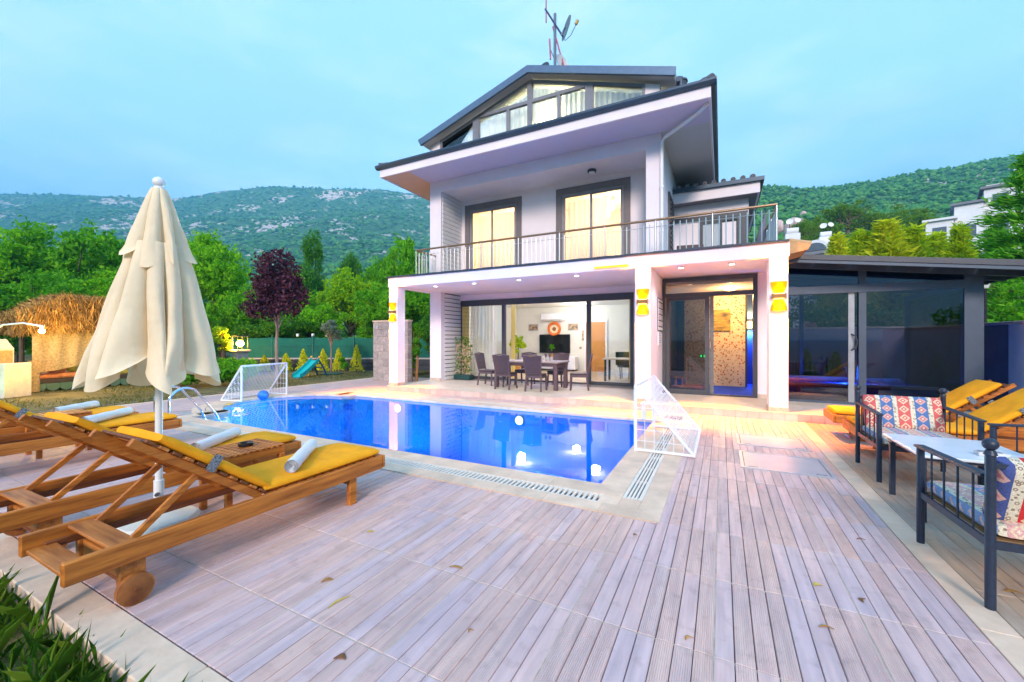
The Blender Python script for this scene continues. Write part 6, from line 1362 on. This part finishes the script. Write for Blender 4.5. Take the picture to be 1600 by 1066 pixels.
XS = np.linspace(-900, 2500, 300); TS = [-.02, 0, .01, .025, .05] + list(np.linspace(.08, 1, 40)) + [1.06, 1.2, 1.4]
rows = []
for t_ in TS:
    row = []
    for x in XS:
        d = dfoot(x) + (dridge(x) - dfoot(x)) * t_; p = at(x, d); z = hz(x, d)
        if .9 < t_ < 1.1: z += mn.fractal(Vector((p[0] / 25, p[1] / 25, 1)), 1, 2, 4) * (3.5 if x < 900 else 1.2)
        row.append((p[0], p[1], z))
    rows.append(row)
m, t, b_ = base('mountain_side'); LL = t.links.new; co = N(t, 'ShaderNodeTexCoord'); g = N(t, 'ShaderNodeNewGeometry')
nz1 = N(t, 'ShaderNodeTexNoise'); nz1.inputs['Scale'].default_value = .006; nz1.inputs['Detail'].default_value = 9; nz1.inputs['Roughness'].default_value = .72; LL(co.outputs['Object'], nz1.inputs['Vector'])
nz2 = N(t, 'ShaderNodeTexNoise'); nz2.inputs['Scale'].default_value = .07; nz2.inputs['Detail'].default_value = 6; LL(co.outputs['Object'], nz2.inputs['Vector'])
veg = ramp(t, [(.3, (.018, .065, .022)), (.5, (.045, .125, .035)), (.7, (.10, .19, .05))], nz2.outputs['Fac'])
sxz = N(t, 'ShaderNodeSeparateXYZ'); LL(g.outputs['Normal'], sxz.inputs[0])
rk = mathn(t, 'ADD', nz1.outputs['Fac'], mathn(t, 'MULTIPLY', mathn(t, 'SUBTRACT', nz2.outputs['Fac'], .5), .45))
fac = ramp(t, [(.565, (0, 0, 0)), (.60, (1, 1, 1))], rk)
col_ = mixc(t, fac, veg, (.50, .43, .40)); LL(col_, b_.inputs['Base Color']); b_.inputs['Roughness'].default_value = .95; b_.inputs['Specular IOR Level'].default_value = .1
bp = N(t, 'ShaderNodeBump'); bp.inputs['Strength'].default_value = .8; bp.inputs['Distance'].default_value = 6; LL(nz2.outputs['Fac'], bp.inputs['Height']); LL(bp.outputs[0], b_.inputs['Normal'])
MB().sheet(rows).build('mountain', m, None, True, kind='structure', ang=180)
# trees and scrub over the slopes
def scrub(name, n, xr, tr_, hsz, mat, seed, label):
    rg = np.random.default_rng(seed); vs = []; fs = []; oct_ = [(1, 0, 0), (0, 1, 0), (-1, 0, 0), (0, -1, 0)]
    for i in range(n):
        x = rg.uniform(*xr); t_ = rg.uniform(*tr_) ; d = dfoot(x) + (dridge(x) - dfoot(x)) * t_; p = at(x, d); z = hz(x, d); s = hsz * rg.uniform(.5, 1.5) * (1 if x < 900 else .75); k = len(vs)
        hgt = s * rg.uniform(.7, 1.5)
        for q in range(5): a = 6.283 * q / 5 + rg.random(); r = s * rg.uniform(.55, 1.1); vs.append((p[0] + r * math.cos(a), p[1] + r * math.sin(a), z + hgt * rg.uniform(.2, .55)))
        vs.append((p[0] + rg.normal(0, .2) * s, p[1] + rg.normal(0, .2) * s, z + hgt)); vs.append((p[0], p[1], z - s * .3))
        for q in range(5): fs.append((k + q, k + (q + 1) % 5, k + 5)); fs.append((k + (q + 1) % 5, k + q, k + 6))
    me = bpy.data.meshes.new(name); me.from_pydata(vs, [], fs); me.materials.append(mat); o = link(name, me, None, 'stuff'); return tag(o, label, 'woodland')
sm1 = leafmat('scrub_leaf', (.02, .10, .02), (.05, .19, .03), (.12, .28, .04), 0.)
scrub('hillside_scrub', 9000, (-150, 760), (.10, 1.0), 4.2, sm1, 1, 'scrub and small trees covering the far left mountain')
scrub('hillside_wood', 7000, (1120, 1750), (.12, 1.0), 3.0, sm1, 2, 'pine wood covering the hill on the right')
# nearer pines on the right slope
pcm, ptb = tree_mesh(210, .5, .36, .66, leafmat('leaf_pine', (.06, .16, .012), (.15, .32, .02), (.30, .44, .04)), 5200, .055, bark, .03, 7, .15, .1, 4.); ptm = None
for k, (px, ty, wpx, d, lab) in enumerate(((1262, 330, 60, 75, 'pine on the slope beside the far villas'), (1325, 305, 90, 80, 'tallest pine on the right slope above the cypresses'), (1368, 320, 80, 78, 'pine right of the tallest one on the slope'), (1290, 340, 70, 70, 'low spreading pine left of the tallest one'), (1410, 330, 80, 80, 'pine on the slope left of the white stepped house'), (1350, 350, 90, 62, 'lower pine just above the yellow cypresses'), (1440, 318, 60, 90, 'brownish pine just left of the stepped house'), (1400, 355, 80, 58, 'spreading pine behind the yellow cypresses'), (1240, 375, 50, 60, 'small pine behind the white house with vaulted roof'), (1310, 365, 80, 55, 'wide pine low on the slope'))):
    h = max(5, topz(ty, d) - hz(px, d)); h = min(h, 11); x, y, z = at(px, d); t = thing('pine_tree', lab, 'pine', (x, y, topz(ty, d) - h), px, 'pines on the right slope'); ww = wpx * d / 637 / .9; t.scale = (ww, ww, h); link('crown', pcm, t)
    if ptm is None: ptm = ptb.build('trunk', bark, t, True).data
    else: link('trunk', ptm, t)
# rock faces
for k, (px, py, d, s_, lab) in enumerate(((1243, 338, 150, 3.6, 'bare pinkish cliff on the right hillside'), (1215, 335, 160, 2.6, 'small bare rock beside the cliff on the hillside'), (1256, 316, 260, 2.2, 'pale rock patch high on the right hill'))):
    x, y, z = at(px, d, topz(py + 20, d)); b = MB().ball((0, 0, 0), 1, 14, (s_, s_ * .6, s_ * 1.1)); rg = random.Random(k); b.v = [tuple(Vector(v) * (1 + .35 * mn.noise(Vector(v) * .5))) for v in b.v]
    o = b.build('rock_face', M('rock_pink', (.5, .36, .33), .9, var=.4, scale=.5, stretch=(2, 2, .4), bump=1., bscale=1.2), None, True); tag(o, lab, 'rock'); o.location = (x, y, z)
# far houses
hw = M('far_white', (.74, .75, .78), .8, var=.05); hr = M('far_roof', (.20, .21, .25), .8); hg = M('far_window', (.10, .13, .17), .3)
def house(lab, px, d, zb, blocks, rz, vault=False):
    x, y, z = at(px, d, zb); t = thing('hillside_house', lab, 'house', (x, y, z), rz, 'white houses on the right hillside')
    for (x0, x1, y0, y1, z0, z1) in blocks:
        MB().box(x0, x1, y0, y1, z0, z1).build('wall', hw, t); MB().box(x0 - .3, x1 + .3, y0 - .3, y1 + .3, z1 + .01, z1 + .25).build('roof', hr if (z1 * 10) % 2 < 1 else hw, t)
        nwin = max(1, int((x1 - x0) / 2.6))
        for i in range(nwin):
            cx = x0 + (i + .5) * (x1 - x0) / nwin
            zz = z0 + .8
            while zz + 1.4 < z1: MB().box(cx - .55, cx + .55, y0 - .05, y0 + .1, zz, zz + 1.4).build('window', hg, t); zz += 3
        MB().box(x0, x1, y0 - 1.3, y0 - .01, z0 + (z1 - z0) * .45, z0 + (z1 - z0) * .45 + .2).box(x0, x1, y0 - 1.3, y0 - 1.22, z0 + (z1 - z0) * .45 + .21, z0 + (z1 - z0) * .45 + .9).build('balcony', hw, t)
    return t
house('white stepped apartment house on the right hillside', 1470, 46, 6.0, [(-1.2, 1.0, 0, 4, 0, topz(345, 46) - 6), (1.05, 3.2, .6, 5, 0, topz(324, 46) - 6), (3.25, 5.6, 1.2, 6, 0, topz(304, 46) - 6), (5.65, 8.2, 1.8, 6.5, 0, topz(284, 46) - 6)], R(-19))
house('white house with flat roofs partly hidden by the fir', 1580, 80, topz(330, 80), [(-3, 3, 0, 6, -6, 5.5), (3.2, 8, 1, 6, -6, 9)], R(-14))
vh = house('white house with vaulted dormer just beyond the annex', 1275, 34, 0, [(-1.6, 1.6, 0, 4, 0, 8.6)], R(-20))
MB().prism([(1.0 * math.cos(a), 8.9 + .9 * math.sin(a)) for a in np.linspace(0, math.pi, 12)], 'y', -.2, 3).build('vault', hw, vh); MB().prism([(.75 * math.cos(a), 8.9 + .65 * math.sin(a)) for a in np.linspace(0, math.pi, 12)], 'y', -.26, -.21).build('vault_window', hg, vh)
for k, (px, py, d) in enumerate(((1238, 352, 33), (1290, 357, 36))):
    x, y, z = at(px, d, topz(py + 14, d)); t = thing('roof_tank', ('white roof tank with satellite dishes left of the vaulted house', 'white satellite dishes on the roof of the vaulted house')[k], 'satellite dish', (x, y, z)); MB().cyl((-.4, 0, .25), (.4, 0, .25), .25, n=14).build('tank', hw, t, True); dish((-.2, -.3, .95), (-.3, -1, .4), .26, .06, hw, t); dish((.3, -.3, 1.0), (.3, -1, .4), .22, .05, hw, t); MB().cyl((-.2, 0, .3), (-.2, -.28, .95), .03).cyl((.3, 0, .3), (.3, -.28, 1.0), .03).build('stand', dark, t)
    MB().box(-.5, .5, -.3, .3, -(z - 0) if k == 0 else -1, 0).build('chimney_stack', hw, t)
# ------------------------------------------------------------------ air
hv = bpy.data.materials.new('haze_air'); hv.use_nodes = True; t = hv.node_tree; t.nodes.remove(t.nodes['Principled BSDF'])
pv = N(t, 'ShaderNodeVolumePrincipled'); pv.inputs['Color'].default_value = (.20, .66, 1, 1); pv.inputs['Density'].default_value = .00062; pv.inputs['Anisotropy'].default_value = .2
t.links.new(pv.outputs[0], t.nodes['Material Output'].inputs['Volume'])
MB().box(-4400, 4400, -4400, 4400, -4.2, 620).build('haze', hv, kind='stuff')
